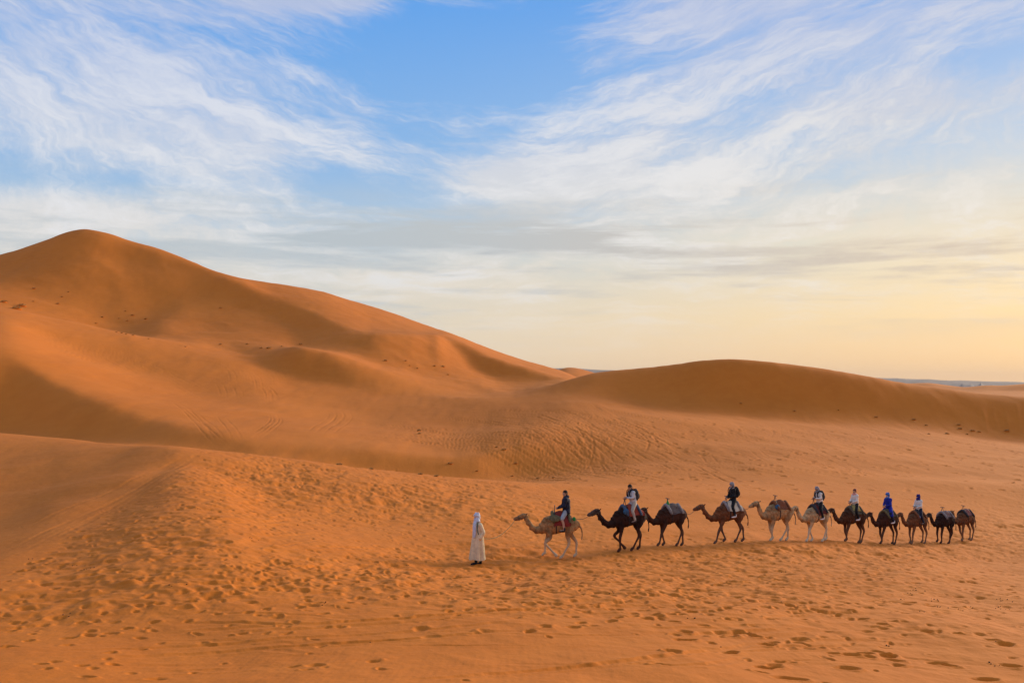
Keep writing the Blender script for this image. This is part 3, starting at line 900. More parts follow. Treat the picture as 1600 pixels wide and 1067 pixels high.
    def loop(cx, cz, ry, rz_, tilt, n=16):
        ring = []
        for k in range(n + 1):
            a = 2 * math.pi * k / n
            ring.append(hp(cx + tilt * math.sin(a) * rz_, ry * math.cos(a), cz + rz_ * math.sin(a)) + (.011,))
        hal.tube(ring, seg=6, sub=1, round_ends=False)
    loop(.29, -.02, .072, .10, .2); loop(.03, .02, .10, .125, -.3)
    for sd in (-1, 1):
        hal.tube([hp(.29, .072 * sd, -.02) + (.010,), hp(.16, .095 * sd, -.005) + (.010,), hp(.03, .10 * sd, .02) + (.010,)], seg=6)
    obj('halter', hal.mesh('halter'), ROPE, root)
    root.scale = (scale,) * 3
    bvh = BVHTree.FromPolygons([tuple(v.co) for v in me.vertices], [tuple(f_.vertices) for f_ in me.polygons])
    M = Matrix.Translation((x, y, z0)) @ Matrix.Rotation(rz, 4, 'Z') @ Matrix.Scale(scale, 4)
    return dict(root=root, M=M, bvh=bvh, rz=rz, nose=Vector(hp(.44, 0, -.10)), scale=scale, z0=z0)

def drape(bvh, x0, x1, a0, a1, lift=.025, thick=.012, nx=16, na=26, wav=.012, hem=.06, seed=1, axis_z=1.35):
    """cloth laid over a camel's back: follows the animal's surface between two angles from the top"""
    rows_o, rows_i = [], []
    sd = np.random.default_rng(seed)
    ph = sd.uniform(0, 6, 6)
    for i in range(nx + 1):
        ro, ri = [], []
        for j in range(na + 1):
            t = j / na
            a = a0 + (a1 - a0) * t
            edge = abs(2 * t - 1) ** 6
            xx = x0 + (x1 - x0) * (i / nx + .03 * math.sin(4 * t + ph[0]))
            a *= 1 + edge * hem * math.sin(7 * i / nx + ph[1])
            d = Vector((0, math.sin(a), math.cos(a)))
            org = Vector((xx, 0, axis_z)) + d * 1.4
            hit = bvh.ray_cast(org, -d)
            pt = hit[0] if hit[0] else Vector((xx, 0, axis_z)) + d * .3
            w = lift + wav * math.sin(9 * xx + 3 * a + ph[2]) + wav * .6 * math.sin(23 * a + ph[3])
            w = max(w, .008)
            ro.append(pt + d * (w + thick)); ri.append(pt + d * w)
        rows_o.append(ro); rows_i.append(ri)
    # smooth the hits so that the cloth spans dents
    A = np.array([[tuple(p_) for p_ in r_] for r_ in rows_o]); B = np.array([[tuple(p_) for p_ in r_] for r_ in rows_i])
    for _ in range(2):
        for arr in (A, B):
            arr[1:-1, 1:-1] = (arr[1:-1, 1:-1] * 2 + arr[:-2, 1:-1] + arr[2:, 1:-1] + arr[1:-1, :-2] + arr[1:-1, 2:]) / 6
    s_ = Shape(); n1 = na + 1; n0 = nx + 1
    s_.v = [tuple(p_) for p_ in A.reshape(-1, 3)] + [tuple(p_) for p_ in B.reshape(-1, 3)]
    o = n0 * n1
    for i in range(nx):
        for j in range(na):
            k = i * n1 + j
            s_.f.append((k, k + 1, k + n1 + 1, k + n1)); s_.f.append((o + k + n1, o + k + n1 + 1, o + k + 1, o + k))
    rim = [(i, 0) for i in range(n0)] + [(nx, j) for j in range(1, n1)] + [(i, na) for i in range(nx - 1, -1, -1)] + [(0, j) for j in range(na - 1, 0, -1)]
    for a, b in zip(rim, rim[1:] + rim[:1]):
        ka, kb = a[0] * n1 + a[1], b[0] * n1 + b[1]
        s_.f.append((kb, ka, ka + o, kb + o))
    return s_

def surf(bvh, xx, a, w=0.0, axis_z=1.35):
    d = Vector((0, math.sin(a), math.cos(a)))
    h = bvh.ray_cast(Vector((xx, 0, axis_z)) + d * 1.4, -d)
    return (h[0] if h[0] else Vector((xx, 0, axis_z)) + d * .3) + d * w

def make_saddle(cm, label, cloth, pad, second=None, seed=1, cloth_x=(-.52, .16), reach=1.6, handle=True, pads=True, extra=None):
    bvh = cm['bvh']
    top = surf(bvh, -.1, 0)
    base = cm['M'] @ top
    root = thing('camel_saddle', label, 'saddle', base, cm['rz'], 'saddles of the caravan')
    root.scale = (cm['scale'],) * 3
    off = tuple(top)
    d = drape(bvh, cloth_x[0], cloth_x[1], -reach, reach, seed=seed)
    obj('blanket', d.mesh('blanket', off), cloth, root)
    if second is not None:
        d = drape(bvh, cloth_x[0] + .08, cloth_x[1] - .10, -reach * .62, reach * .62, lift=.055, thick=.02, seed=seed + 5)
        obj('seat_pad', d.mesh('seat_pad', off), second, root)
    if pads:
        for xx, rr, nm in ((.20, .075, 'front_roll'), (-.46, .065, 'rear_roll')):
            pts = []
            for a in np.linspace(-1.25, 1.25, 11):
                q = surf(bvh, xx + .05 * math.cos(a * 1.2), a, rr * .6 + .03)
                pts.append((q.x, q.y, q.z, rr * (1 - .25 * abs(a) / 1.25)))
            obj(nm, Shape().tube(pts, seg=9, sub=2).mesh(nm, off), pad, root)
    # girth under the chest
    pts = []
    for a in np.linspace(-2.75, 2.75, 25):
        q = surf(bvh, .10, a, .012, 1.25)
        pts.append((q.x, q.y, q.z, .010, .022))
    obj('girth_strap', Shape().tube(pts, seg=6, sub=1).mesh('girth_strap', off), STRAP, root)
    if handle:
        b0 = surf(bvh, .14, 0, .02); h = Shape()
        hz = b0.z + .27
        for sd in (-1, 1):
            f0 = surf(bvh, .16, .55 * sd, .05)
            h.tube([(f0.x, f0.y, f0.z, .014), (.15, .05 * sd, b0.z + .12, .014), (.15, .02 * sd, hz, .014)], seg=6)
        h.tube([(.15, -.13, hz, .017), (.15, .13, hz, .017)], seg=6, sub=1)
        obj('handle', h.mesh('handle', off), METAL, root)
    if extra:
        extra(bvh, root, off)
    return root

# ------------------------------------------------------------------ people
def five_fingers(s_, wrist, palm_dir, side, curl_dir, size=1.0):
    """palm, four fingers of unequal length bent towards curl_dir and a thumb leaving the side of the palm"""
    w = np.array(wrist, float); d = np.array(palm_dir, float); d /= np.linalg.norm(d)
    sdv = np.array(side, float); sdv -= d * np.dot(sdv, d); sdv /= np.linalg.norm(sdv)
    cu = np.array(curl_dir, float); cu -= d * np.dot(cu, d); cu /= np.linalg.norm(cu)
    palm = w + d * .085 * size
    s_.tube([tuple(w) + (.026 * size, .022 * size), tuple(w + d * .045 * size) + (.040 * size, .020 * size), tuple(palm) + (.042 * size, .018 * size)], seg=10, up=tuple(sdv))
    for k, (o, ln) in enumerate(((-.033, .070), (-.011, .082), (.011, .076), (.033, .058))):
        b = palm + sdv * o * size
        m1 = b + d * ln * .45 * size + cu * .018 * size
        m2 = m1 + d * ln * .25 * size + cu * ln * .35 * size
        m3 = m2 - d * ln * .08 * size + cu * ln * .32 * size
        s_.tube([tuple(b) + (.0095 * size,), tuple(m1) + (.009 * size,), tuple(m2) + (.0085 * size,), tuple(m3) + (.0075 * size,)], seg=7, sub=2)
    b = w + d * .03 * size - sdv * .032 * size
    s_.tube([tuple(b) + (.012 * size,), tuple(b - sdv * .022 * size + d * .03 * size + cu * .01 * size) + (.0105 * size,), tuple(b - sdv * .018 * size + d * .055 * size + cu * .03 * size) + (.009 * size,)], seg=7, sub=2)

def head_shape(s_, c, yaw, nod=0.0):
    R_ = Matrix.Rotation(yaw, 3, 'Z') @ Matrix.Rotation(nod, 3, 'Y')
    def hp(x, y, z):
        q = R_ @ Vector((x, y, z)); return (c[0] + q.x, c[1] + q.y, c[2] + q.z)
    s_.ball(hp(-.01, 0, .02), .098, .078, .105, R_)
    s_.ball(hp(.025, 0, -.045), .070, .060, .072, R_)
    s_.tube([hp(.082, 0, .025) + (.010,), hp(.104, 0, -.008) + (.014,), hp(.085, 0, -.02) + (.012,)], seg=7, sub=2)      # nose
    s_.tube([hp(.082, -.022, -.052) + (.008,), hp(.090, 0, -.050) + (.010,), hp(.082, .022, -.052) + (.008,)], seg=6, sub=2)   # mouth
    for sd in (-1, 1):
        s_.ball(hp(-.01, .078 * sd, 0), .022, .010, .032, R_, 8, 6)   # ear
        s_.ball(hp(.072, .032 * sd, .032), .018, .020, .010, R_, 8, 6)  # brow
    return hp, R_

def person_parts(root, off, skin, head_c, yaw, nod, hair=None, scarf=None, scarf_face=False, scarf_tail=None):
    for sd in (-1, 1):
        hp, R_ = head_shape(Shape(), head_c, yaw, nod)
        obj('eye', Shape().ball(hp(.083, .030 * sd, .012), .008, .011, .008, R_, 8, 6).mesh('eye', off), EYE, root)
    if hair is not None:
        h = Shape()
        h.ball(hp(-.022, 0, .048), .105, .088, .100, R_); h.ball(hp(-.05, 0, .0), .075, .082, .09, R_)
        obj('hair', h.remesh('hair', .014, 1, off), hair, root)
    if scarf is not None:
        h = Shape()
        h.ball(hp(-.018, 0, .055), .122, .108, .108, R_); h.ball(hp(-.045, 0, -.01), .098, .102, .13, R_)
        h.tube([hp(.055, -.075, .075) + (.028,), hp(.085, 0, .092) + (.030,), hp(.055, .075, .075) + (.028,)], seg=8)       # rolled brow band
        h.tube([hp(-.10, 0, .10) + (.03,), hp(-.02, .06, .145) + (.035,), hp(.05, .0, .13) + (.03,), hp(-.02, -.06, .145) + (.03,)], seg=8)
        ring = [hp(.075 * math.cos(a), .085 * math.sin(a), -.125 + .012 * math.sin(2 * a)) + (.045,) for a in np.linspace(0, 2 * math.pi, 13)]
        h.tube(ring, seg=8, sub=1)                                     # wrapped round the neck
        if scarf_face:
            h.tube([hp(.02, -.075, -.06) + (.04,), hp(.085, 0, -.06) + (.042,), hp(.02, .075, -.06) + (.04,)], seg=8)
        if scarf_tail:
            h.tube([tuple(p_) for p_ in scarf_tail], seg=8)
        obj('headscarf', h.remesh('headscarf', .014, 1, off), scarf, root)

def make_rider(cm, label, seat_x, top_mat, leg_mat, shoe_mat, skin, yaw=0.0, nod=0.0, lean=.0, hair=None, scarf=None, scarf_face=False, shorts=False, phone=False, robe=False, hood=False, vest=None, size=.92, bulk=1.0):
    bvh = cm['bvh']
    top = surf(bvh, seat_x, 0, .03)
    world = cm['M'] @ top
    root = thing('person', label, 'person', world, cm['rz'], 'riders of the caravan')
    off = (0, 0, 0)
    root.scale = (size,) * 3
    L_ = lean
    pel = (0, 0, .10); ch = (.03 + L_ * .45, 0, .47); nk = (.05 + L_ * .66, 0, .615); hd = (.075 + L_ * .80, 0, .735)
    # legs hang down either side of the padded saddle
    def q(k, w):      # point on the camel's flank -> rider space
        p_ = surf(bvh, seat_x + k[0], k[1], w)
        return p_ - top
    leg = {}
    for sd in (-1, 1):
        k0 = q((.14, .85 * sd), .10); k1 = q((.10, 1.62 * sd), .085)
        knee = np.array((.20, sd * max(.24, abs(k0.y)), -.24)); ank = np.array((.12, sd * max(.30, abs(k1.y) + .03), -.66))
        hip = np.array((.0, .095 * sd, .075))
        thigh = knee - hip; knee = hip + thigh / np.linalg.norm(thigh) * .43
        sh = ank - knee; ank = knee + sh / np.linalg.norm(sh) * .41
        leg[sd] = (hip, knee, ank)
    arm = {}
    hnd = (.34 + L_ * .25, .05, .16) if not phone else (.30 + L_ * .4, .05, .30)
    for sd in (-1, 1):
        shd = np.array((ch[0] + .0, .175 * sd, .53)); wr = np.array((hnd[0], hnd[1] * sd, hnd[2]))
        el = (shd + wr) / 2 + np.array((-.06, .10 * sd, -.10))
        arm[sd] = (shd, el, wr)
    b = Shape()
    b.tube([(0, 0, .05, .13, .10), (0, 0, .14, .14, .105), ((ch[0]) * .5, 0, .30, .125, .095), (ch[0], 0, .45, .150, .105), (ch[0] + .01, 0, .54, .135, .085)], seg=14)
    b.tube([(ch[0] + .01, 0, .53, .075), nk + (.055,), (hd[0] - .01, 0, hd[2] - .07, .055)], seg=10)
    hp, R_ = head_shape(b, hd, yaw, nod)
    for sd in (-1, 1):
        hip, kn, an = leg[sd]
        toe = an + np.array((.15, 0, -.055))
        b.tube([tuple(hip) + (.088,), tuple(hip * .5 + kn * .5) + (.075,), tuple(kn) + (.056,), tuple(kn * .6 + an * .4 + np.array((-.02, 0, 0))) + (.054,), tuple(an) + (.036,)], seg=10)
        b.tube([tuple(an + np.array((-.02, 0, -.03))) + (.034,), tuple(an + np.array((.06, 0, -.05))) + (.034,), tuple(toe) + (.028,)], seg=8)
        sh, el, wr = arm[sd]
        b.tube([(ch[0], .10 * sd, .52, .06), tuple(sh) + (.056,), tuple(sh * .5 + el * .5) + (.046,), tuple(el) + (.038,), tuple(el * .4 + wr * .6) + (.034,), tuple(wr) + (.026,)], seg=9)
        dirv = wr - el
        five_fingers(b, wr, tuple(dirv + np.array((.05, -.10 * sd, 0))), (0, -.3 * sd, -1), (0, -1 * sd, -.1) if not phone else (0, -sd, .3))
    obj('body', b.remesh('body', .0115, 1), skin, root)
    j = Shape()
    hem = .0 if not robe else -.05
    j.tube([(0.0, 0, hem, .19 if not robe else .24, .15), (0, 0, .14, .175, .14), (ch[0] * .5, 0, .30, .175, .145), (ch[0], 0, .46, .19, .150), (ch[0] + .01, 0, .55, .14, .10), (nk[0] - .005, 0, .60, .08, .075)], seg=16)
    for sd in (-1, 1):
        sh, el, wr = arm[sd]
        j.tube([(ch[0], .09 * sd, .52, .075), tuple(sh) + (.074,), tuple(sh * .5 + el * .5) + (.062,), tuple(el) + (.056,), tuple(el * .5 + wr * .5) + (.048,), tuple(el * .12 + wr * .88) + (.042,)], seg=10)
    if hood:
        j.tube([(nk[0] + .04, -.10, .585, .04), (nk[0] - .06, -.07, .62, .055), (nk[0] - .10, 0, .62, .065), (nk[0] - .06, .07, .62, .055), (nk[0] + .04, .10, .585, .04)], seg=8)
    if robe:
        for sd in (-1, 1):
            hip, kn, an = leg[sd]
            j.tube([tuple(hip) + (.12,), tuple(hip * .4 + kn * .6) + (.115,), tuple(kn * .8 + an * .2) + (.10,)], seg=10)
    me = j.remesh('jacket', .016, 1)
    if bulk != 1.0:
        for v_ in me.vertices:
            k_ = 1 + (bulk - 1) * max(0.0, min(1.0, (.62 - v_.co.z) / .08)) * max(0.0, 1 - abs(v_.co.x) / .45)
            v_.co.y *= k_; v_.co.x = ch[0] * .5 + (v_.co.x - ch[0] * .5) * k_
    co = np.empty(len(me.vertices) * 3, np.float32); me.vertices.foreach_get('co', co); co = co.reshape(-1, 3)
    nr = np.empty(len(me.vertices) * 3, np.float32); me.vertices.foreach_get('normal', nr); nr = nr.reshape(-1, 3)
    co += nr * (.010 * vnoise(co[:, 0] * 10 + 30 + co[:, 1] * 6, co[:, 2] * 16 + 30, 51))[:, None]
    me.vertices.foreach_set('co', co.ravel())
    obj('robe' if robe else 'jacket', me, top_mat, root)
    if vest is not None:
        v_ = Shape()
        for sd in (-1, 1):
            pts = [(ch[0] - .145, .085 * sd, .36, .022), (ch[0] - .12, .09 * sd, .55, .024), (ch[0] + .02, .095 * sd, .645, .024), (ch[0] + .135, .085 * sd, .52, .024), (ch[0] + .135, .08 * sd, .38, .022), (ch[0] * .6 + .10, .11 * sd, .26, .02)]
            v_.tube(pts, seg=8)
        obj('shoulder_strap', v_.mesh('shoulder_strap'), vest, root)
    t = Shape()
    t.tube([(0, 0, .02, .155, .115), (0, 0, .13, .16, .12), (.0, 0, .2, .14, .11)], seg=14)
    for sd in (-1, 1):
        hip, kn, an = leg[sd]
        if shorts:
            t.tube([tuple(hip) + (.105,), tuple(hip * .5 + kn * .5) + (.098,), tuple(kn * .98 + hip * .02) + (.088,)], seg=10)
        else:
            t.tube([tuple(hip) + (.105,), tuple(hip * .5 + kn * .5) + (.092,), tuple(kn) + (.076,), tuple(kn * .5 + an * .5) + (.066,), tuple(an * .95 + kn * .05) + (.056,)], seg=10)
    obj('shorts' if shorts else 'trousers', t.remesh('trousers', .016, 1), leg_mat, root)
    for sd in (-1, 1):
        hip, kn, an = leg[sd]
        s2 = Shape()
        s2.tube([tuple(an + np.array((-.015, 0, .03))) + (.046,), tuple(an + np.array((-.02, 0, -.045))) + (.046, .04), tuple(an + np.array((.07, 0, -.065))) + (.045, .038), tuple(an + np.array((.17, 0, -.075))) + (.040, .028)], seg=10)
        obj('shoe', s2.mesh('shoe'), shoe_mat, root)
    person_parts(root, off, skin, hd, yaw, nod, hair, scarf, scarf_face)
    Mr = Matrix.Translation(world) @ Matrix.Rotation(cm['rz'], 4, 'Z') @ Matrix.Scale(size, 4)
    return dict(root=root, ch=ch, M=Mr, hand=Vector(arm[1][2]), size=size)

def make_backpack(rd, label, mat):
    ch = rd['ch']
    root = thing('backpack', label, 'backpack', rd['M'] @ Vector((ch[0] - .22, 0, .22)), rd['root'].rotation_euler.z, 'backpacks worn by riders')
    b = Shape()
    b.tube([(0, 0, .02, .13, .085), (-.01, 0, .14, .145, .10), (0, 0, .28, .14, .09), (.02, 0, .37, .10, .06)], seg=12)
    obj('bag', b.remesh('bag', .016, 1), mat, root)
    p_ = Shape(); p_.tube([(-.10, 0, .05, .09, .03), (-.11, 0, .13, .095, .035), (-.10, 0, .20, .085, .03)], seg=10)
    obj('front_pocket', p_.mesh('front_pocket'), mat, root)
    for sd in (-1, 1):
        s2 = Shape(); s2.tube([(.06, .09 * sd, .34, .02), (.17, .10 * sd, .43, .018), (.33, .10 * sd, .37, .018), (.37, .10 * sd, .20, .018), (.25, .17 * sd, .06, .018), (.07, .12 * sd, .04, .018)], seg=7)
        obj('strap', s2.mesh('strap'), STRAP, root)
    return root

# coats
TAN = hide_mat('coat_tan', (.36, .195, .082), (.58, .43, .27), (.20, .11, .06), (.36, .21, .10))
TAN2 = hide_mat('coat_sandy', (.40, .235, .11), (.55, .41, .25), (.36, .24, .14), (.26, .14, .06))
PALE = hide_mat('coat_pale', (.50, .33, .17), (.62, .50, .33), (.55, .42, .28), (.40, .24, .11))
BLACK = hide_mat('coat_black_brown', (.035, .016, .012), (.075, .030, .018), (.12, .085, .07), (.02, .01, .009))
DARK = hide_mat('coat_dark_brown', (.060, .024, .015), (.11, .055, .032), (.055, .026, .018), (.035, .016, .012))
RED = hide_mat('coat_red_brown', (.17, .065, .028), (.12, .065, .042), (.15, .065, .035), (.13, .05, .02))
DARK2 = hide_mat('coat_umber', (.085, .036, .018), (.15, .075, .042), (.07, .034, .022), (.05, .022, .014))
BROWN = hide_mat('coat_brown', (.17, .072, .033), (.22, .115, .06), (.16, .08, .045), (.11, .045, .02))

C_ = {}
specs = [
    # label, column, distance, turn to camera, foot x (front near, front far, hind near, hind far), lifted, neck up, coat, scale
    ('tan camel with pale legs led by the robed walker', 872, 38.3, 4, (.24, .56, -.13, -.70), (1, 0, 0, 0), .22, TAN, .95),
    ('black-brown camel with grey muzzle carrying the rider in a dark beanie', 980, 40.3, 30, (.48, .20, -.12, -.60), (0, 1, 0, 0), .05, BLACK, .99),
    ('dark brown riderless camel with a grey-brown cloth over its back', 1046, 42.5, 36, (.74, .25, -.25, -.75), (0, 0, 0, 0), .12, DARK, .95),
    ('red-brown camel carrying the rider in black with a backpack', 1137, 45, 30, (.78, .14, -.25, -.80), (0, 0, 0, 0), .15, RED, .97),
    ('sandy riderless camel with a dark mane and red-brown saddle', 1213, 47, 38, (.50, .20, -.05, -.62), (0, 0, 1, 0), .95, TAN2, 1.0),
    ('pale cream camel with whitish legs carrying the rider in a grey headscarf', 1272, 49, 42, (.72, .12, -.28, -.78), (0, 0, 0, 0), .55, PALE, .95),
    ('dark umber camel carrying the rider with a pink scarf', 1329, 51.5, 40, (.58, .28, -.36, -.52), (0, 0, 0, 0), .5, DARK2, .96),
    ('dark brown camel carrying the rider in a royal blue robe', 1382, 53.5, 50, (.66, .26, -.40, -.60), (0, 0, 0, 0), .45, DARK, .93),
    ('mid brown camel carrying the rider in a dark blue turban', 1428, 55.7, 50, (.58, .34, -.45, -.62), (0, 0, 0, 0), .55, BROWN, .92),
    ('black-brown riderless camel with a tall T-shaped saddle handle', 1471, 58, 52, (.50, .42, -.15, -.60), (0, 0, 0, 0), .6, BLACK, .92),
    ('chestnut brown riderless camel at the very tail of the caravan', 1503, 60, 54, (.48, .05, -.38, -.62), (0, 0, 0, 0), .8, BROWN, .91),
]
camels = [make_camel(*sp_) for sp_ in specs]

# cloths
OLIVE = pmat('pad_olive', (.12, .095, .045), var=.3, bump=.01)
CHAR = pmat('pad_charcoal', (.035, .033, .036), var=.3, bump=.01)
BLUEPAD = pmat('pad_slate_blue', (.05, .075, .12), var=.3, bump=.01)
BROWNPAD = pmat('pad_rust', (.18, .065, .025), var=.3, bump=.01)
GREYPAD = pmat('pad_grey', (.22, .19, .18), var=.3, bump=.01)
RED_CLOTH = stripe_mat('cloth_red', [(.26, .018, .016), (.16, .012, .014), (.29, .035, .022)], 40)
RED_PAT = stripe_mat('cloth_red_pattern', [(.32, .03, .018), (.45, .12, .05), (.12, .012, .012), (.36, .04, .02)], 46, dist=4)
GREY_CLOTH = stripe_mat('cloth_grey_brown', [(.15, .11, .095), (.20, .155, .13), (.11, .085, .08)], 40, 'Y')
CREAM = pmat('cloth_cream', (.62, .50, .36), var=.12, bump=.006)
RUST_CLOTH = stripe_mat('cloth_rust', [(.24, .06, .025), (.05, .03, .03), (.30, .11, .04)], 50)
WINE = stripe_mat('cloth_wine', [(.12, .022, .02), (.06, .02, .02), (.18, .03, .025)], 40)
PATCH = stripe_mat('cloth_dark_patterned', [(.03, .028, .03), (.10, .09, .075), (.03, .028, .03), (.22, .18, .09)], 60, 'Y', 5)
YELLOW = stripe_mat('cloth_yellow_patterned', [(.45, .34, .07), (.12, .10, .05), (.50, .42, .16)], 70, dist=5)
BLUEWHITE = stripe_mat('cloth_blue_white', [(.07, .17, .42), (.55, .60, .66), (.10, .24, .50), (.66, .68, .70)], 90, dist=9)
PINKGREY = stripe_mat('cloth_pink_grey', [(.26, .15, .14), (.36, .26, .24), (.12, .07, .07)], 50, dist=2)
REDWHITE = stripe_mat('cloth_red_white', [(.36, .06, .045), (.52, .40, .36), (.10, .04, .04)], 60, dist=2)
GREEN = pmat('tassel_green', (.02, .20, .05), var=.3)
BLUECLOTH = pmat('cloth_blue_bag', (.03, .09, .17), var=.3)

def lead_extra(bvh, root, off):
    q = surf(bvh, .17, .95, .10)
    # round khaki mat hung at the front of the saddle
    s_ = Shape(); s_.ball((q.x, q.y + .01, q.z + .02), .24, .05, .15, Matrix.Rotation(.5, 3, 'X'))
    obj('round_bag', s_.mesh('round_bag', off), OLIVE, root)
    q = surf(bvh, -.62, .6, .03)
    s_ = Shape(); s_.ball(tuple(q), .07, .06, .09)
    obj('green_pouch', s_.mesh('green_pouch', off), GREEN, root)
def green_tip(bvh, root, off):
    q = surf(bvh, .20, .15, .14)
    s_ = Shape(); s_.tube([(q.x, q.y, q.z - .03, .07), (q.x, q.y, q.z + .05, .05), (q.x + .01, q.y, q.z + .12, .02)], seg=8)
    obj('green_cloth', s_.mesh('green_cloth', off), GREEN, root)
def blue_bag(bvh, root, off):
    q = surf(bvh, .24, .85, .06)
    s_ = Shape(); s_.ball(tuple(q), .13, .06, .12)
    obj('blue_bag', s_.mesh('blue_bag', off), BLUECLOTH, root)

make_saddle(camels[0], 'red blanket saddle with round khaki mat on the led tan camel', RED_CLOTH, OLIVE, None, 1, (-.50, .18), 1.75, extra=lead_extra)
make_saddle(camels[1], 'red patterned saddle blanket under the rider in a dark beanie', RED_PAT, BLUEPAD, None, 2, (-.64, .12), 1.35, extra=blue_bag)
make_saddle(camels[2], 'grey-brown draped saddle cloth with a green tip on a riderless camel', GREY_CLOTH, GREYPAD, None, 3, (-.66, .18), 1.35, extra=green_tip)
make_saddle(camels[3], 'cream saddle blanket under the rider in black', CREAM, GREYPAD, None, 4, (-.62, .12), 1.35)
make_saddle(camels[4], 'rust saddle cloth with dark front roll on the sandy riderless camel', RUST_CLOTH, BROWNPAD, None, 5, (-.52, .10), 1.15, extra=blue_bag)
make_saddle(camels[5], 'wine red saddle blanket with black rolls on the pale cream camel', WINE, CHAR, CHAR, 6, (-.48, .12), 1.55)
make_saddle(camels[6], 'dark patterned saddle with yellow rear cloth under the rider with pink scarf', PATCH, PATCH, YELLOW, 7, (-.50, .25), 1.15)
make_saddle(camels[7], 'olive saddle pad under the rider in a royal blue robe', PATCH, OLIVE, OLIVE, 8, (-.45, .22), 1.1)
make_saddle(camels[8], 'blue and white patterned saddle cloth under the rider in a dark blue turban', BLUEWHITE, BROWNPAD, CHAR, 9, (-.12, .24), 1.25)
make_saddle(camels[9], 'pinkish grey saddle cloth below a tall T-shaped handle', PINKGREY, GREYPAD, None, 10, (-.60, .18), 1.0)
make_saddle(camels[10], 'red and white striped saddle cloth on the camel at the tail', REDWHITE, CHAR, None, 11, (-.60, .22), 1.0)

SKIN = pmat('skin', (.46, .25, .16), rough=.6, var=.08)
SKIN2 = pmat('skin_tanned', (.24, .115, .065), rough=.6, var=.1)
NAVY = pmat('fabric_navy', (.012, .014, .032), var=.3, bump=.006)
BLK = pmat('fabric_black', (.010, .010, .012), var=.3, bump=.006)
DENIM = pmat('fabric_pale_denim', (.30, .33, .36), var=.15, bump=.006)
OFFWHITE = pmat('fabric_off_white', (.66, .62, .56), var=.08, bump=.006)
GREYWHITE = pmat('fabric_grey_white', (.50, .50, .52), var=.1, bump=.006)
BEIGE = pmat('fabric_beige_grey', (.36, .31, .25), var=.12, bump=.006)
ROYAL = pmat('fabric_royal_blue', (.012, .022, .26), var=.25, bump=.006)
SKYBLUE = pmat('fabric_mid_blue', (.05, .14, .42), var=.2, bump=.006)
INDIGO = pmat('fabric_indigo', (.014, .012, .15), var=.25, bump=.006)
PINK = pmat('fabric_pink', (.62, .28, .25), var=.15, bump=.006)
GREYSCARF = pmat('fabric_grey', (.24, .23, .25), var=.2, bump=.006)
HAIR = pmat('hair_dark', (.022, .014, .010), var=.3, bump=.01)
AUBURN = pmat('hair_auburn', (.12, .03, .02), var=.3, bump=.01)
WHITESHOE = pmat('shoe_white', (.72, .70, .68), var=.06)
DARKSHOE = pmat('shoe_dark', (.03, .028, .03), var=.2)
LIGHTBLUE = pmat('fabric_pale_blue', (.50, .55, .66), var=.1, bump=.008)
ROBE = pmat('fabric_cream_robe', (.68, .54, .34), var=.12, bump=.006)

riders = {}
riders[0] = make_rider(camels[0], 'person in navy hooded jacket and pale shorts riding the led tan camel', -.32, NAVY, DENIM, DARKSHOE, SKIN, yaw=.55, lean=-.02, hair=HAIR, shorts=True, hood=True, size=.95, bulk=1.22)
riders[1] = make_rider(camels[1], 'person in white top, dark beanie and grey trousers looking down at the hands', -.24, GREYWHITE, BEIGE, DARKSHOE, SKIN, yaw=.25, nod=.45, lean=.10, hair=HAIR, phone=True, vest=NAVY)
riders[3] = make_rider(camels[3], 'person all in black with grey headwear and white shoes on a camel', -.22, BLK, BLK, WHITESHOE, SKIN, yaw=.2, lean=.0, scarf=GREYSCARF)
riders[5] = make_rider(camels[5], 'person in white top and grey headscarf bent over on the pale camel', -.24, OFFWHITE, BLK, WHITESHOE, SKIN2, yaw=.1, nod=.4, lean=.10, scarf=GREYSCARF, scarf_face=True, phone=True, vest=BLK)
riders[6] = make_rider(camels[6], 'person in cream top with pink scarf and auburn hair on a dark camel', -.18, OFFWHITE, BLK, WHITESHOE, SKIN, yaw=.3, lean=-.02, hair=AUBURN)
riders[7] = make_rider(camels[7], 'person in royal blue robe and lighter blue headscarf on a dark camel', -.16, ROYAL, NAVY, WHITESHOE, SKIN, yaw=.15, lean=.02, scarf=SKYBLUE, robe=True)
riders[8] = make_rider(camels[8], 'person in white top and dark blue turban on a brown camel', -.22, OFFWHITE, NAVY, DARKSHOE, SKIN, yaw=.3, lean=-.02, scarf=INDIGO, scarf_face=True)
# pink scarf round the neck of the seventh rider
ps = Shape(); cc = riders[6]['ch']
ps.tube([(cc[0] + .02 + .085 * math.cos(a), .095 * math.sin(a), .60 + .015 * math.sin(2 * a), .045) for a in np.linspace(0, 2 * math.pi, 13)], seg=8, sub=1)
ps.tube([(cc[0] - .03, 0, .80, .05), (cc[0] - .04, .02, .86, .03)], seg=8)
obj('neck_scarf', ps.mesh('neck_scarf'), PINK, riders[6]['root'])
make_backpack(riders[1], 'black backpack worn by the rider in a dark beanie', CHAR)
make_backpack(riders[3], 'black backpack worn by the rider dressed in black', BLK)
make_backpack(riders[5], 'slim dark backpack worn by the rider on the pale camel', CHAR)

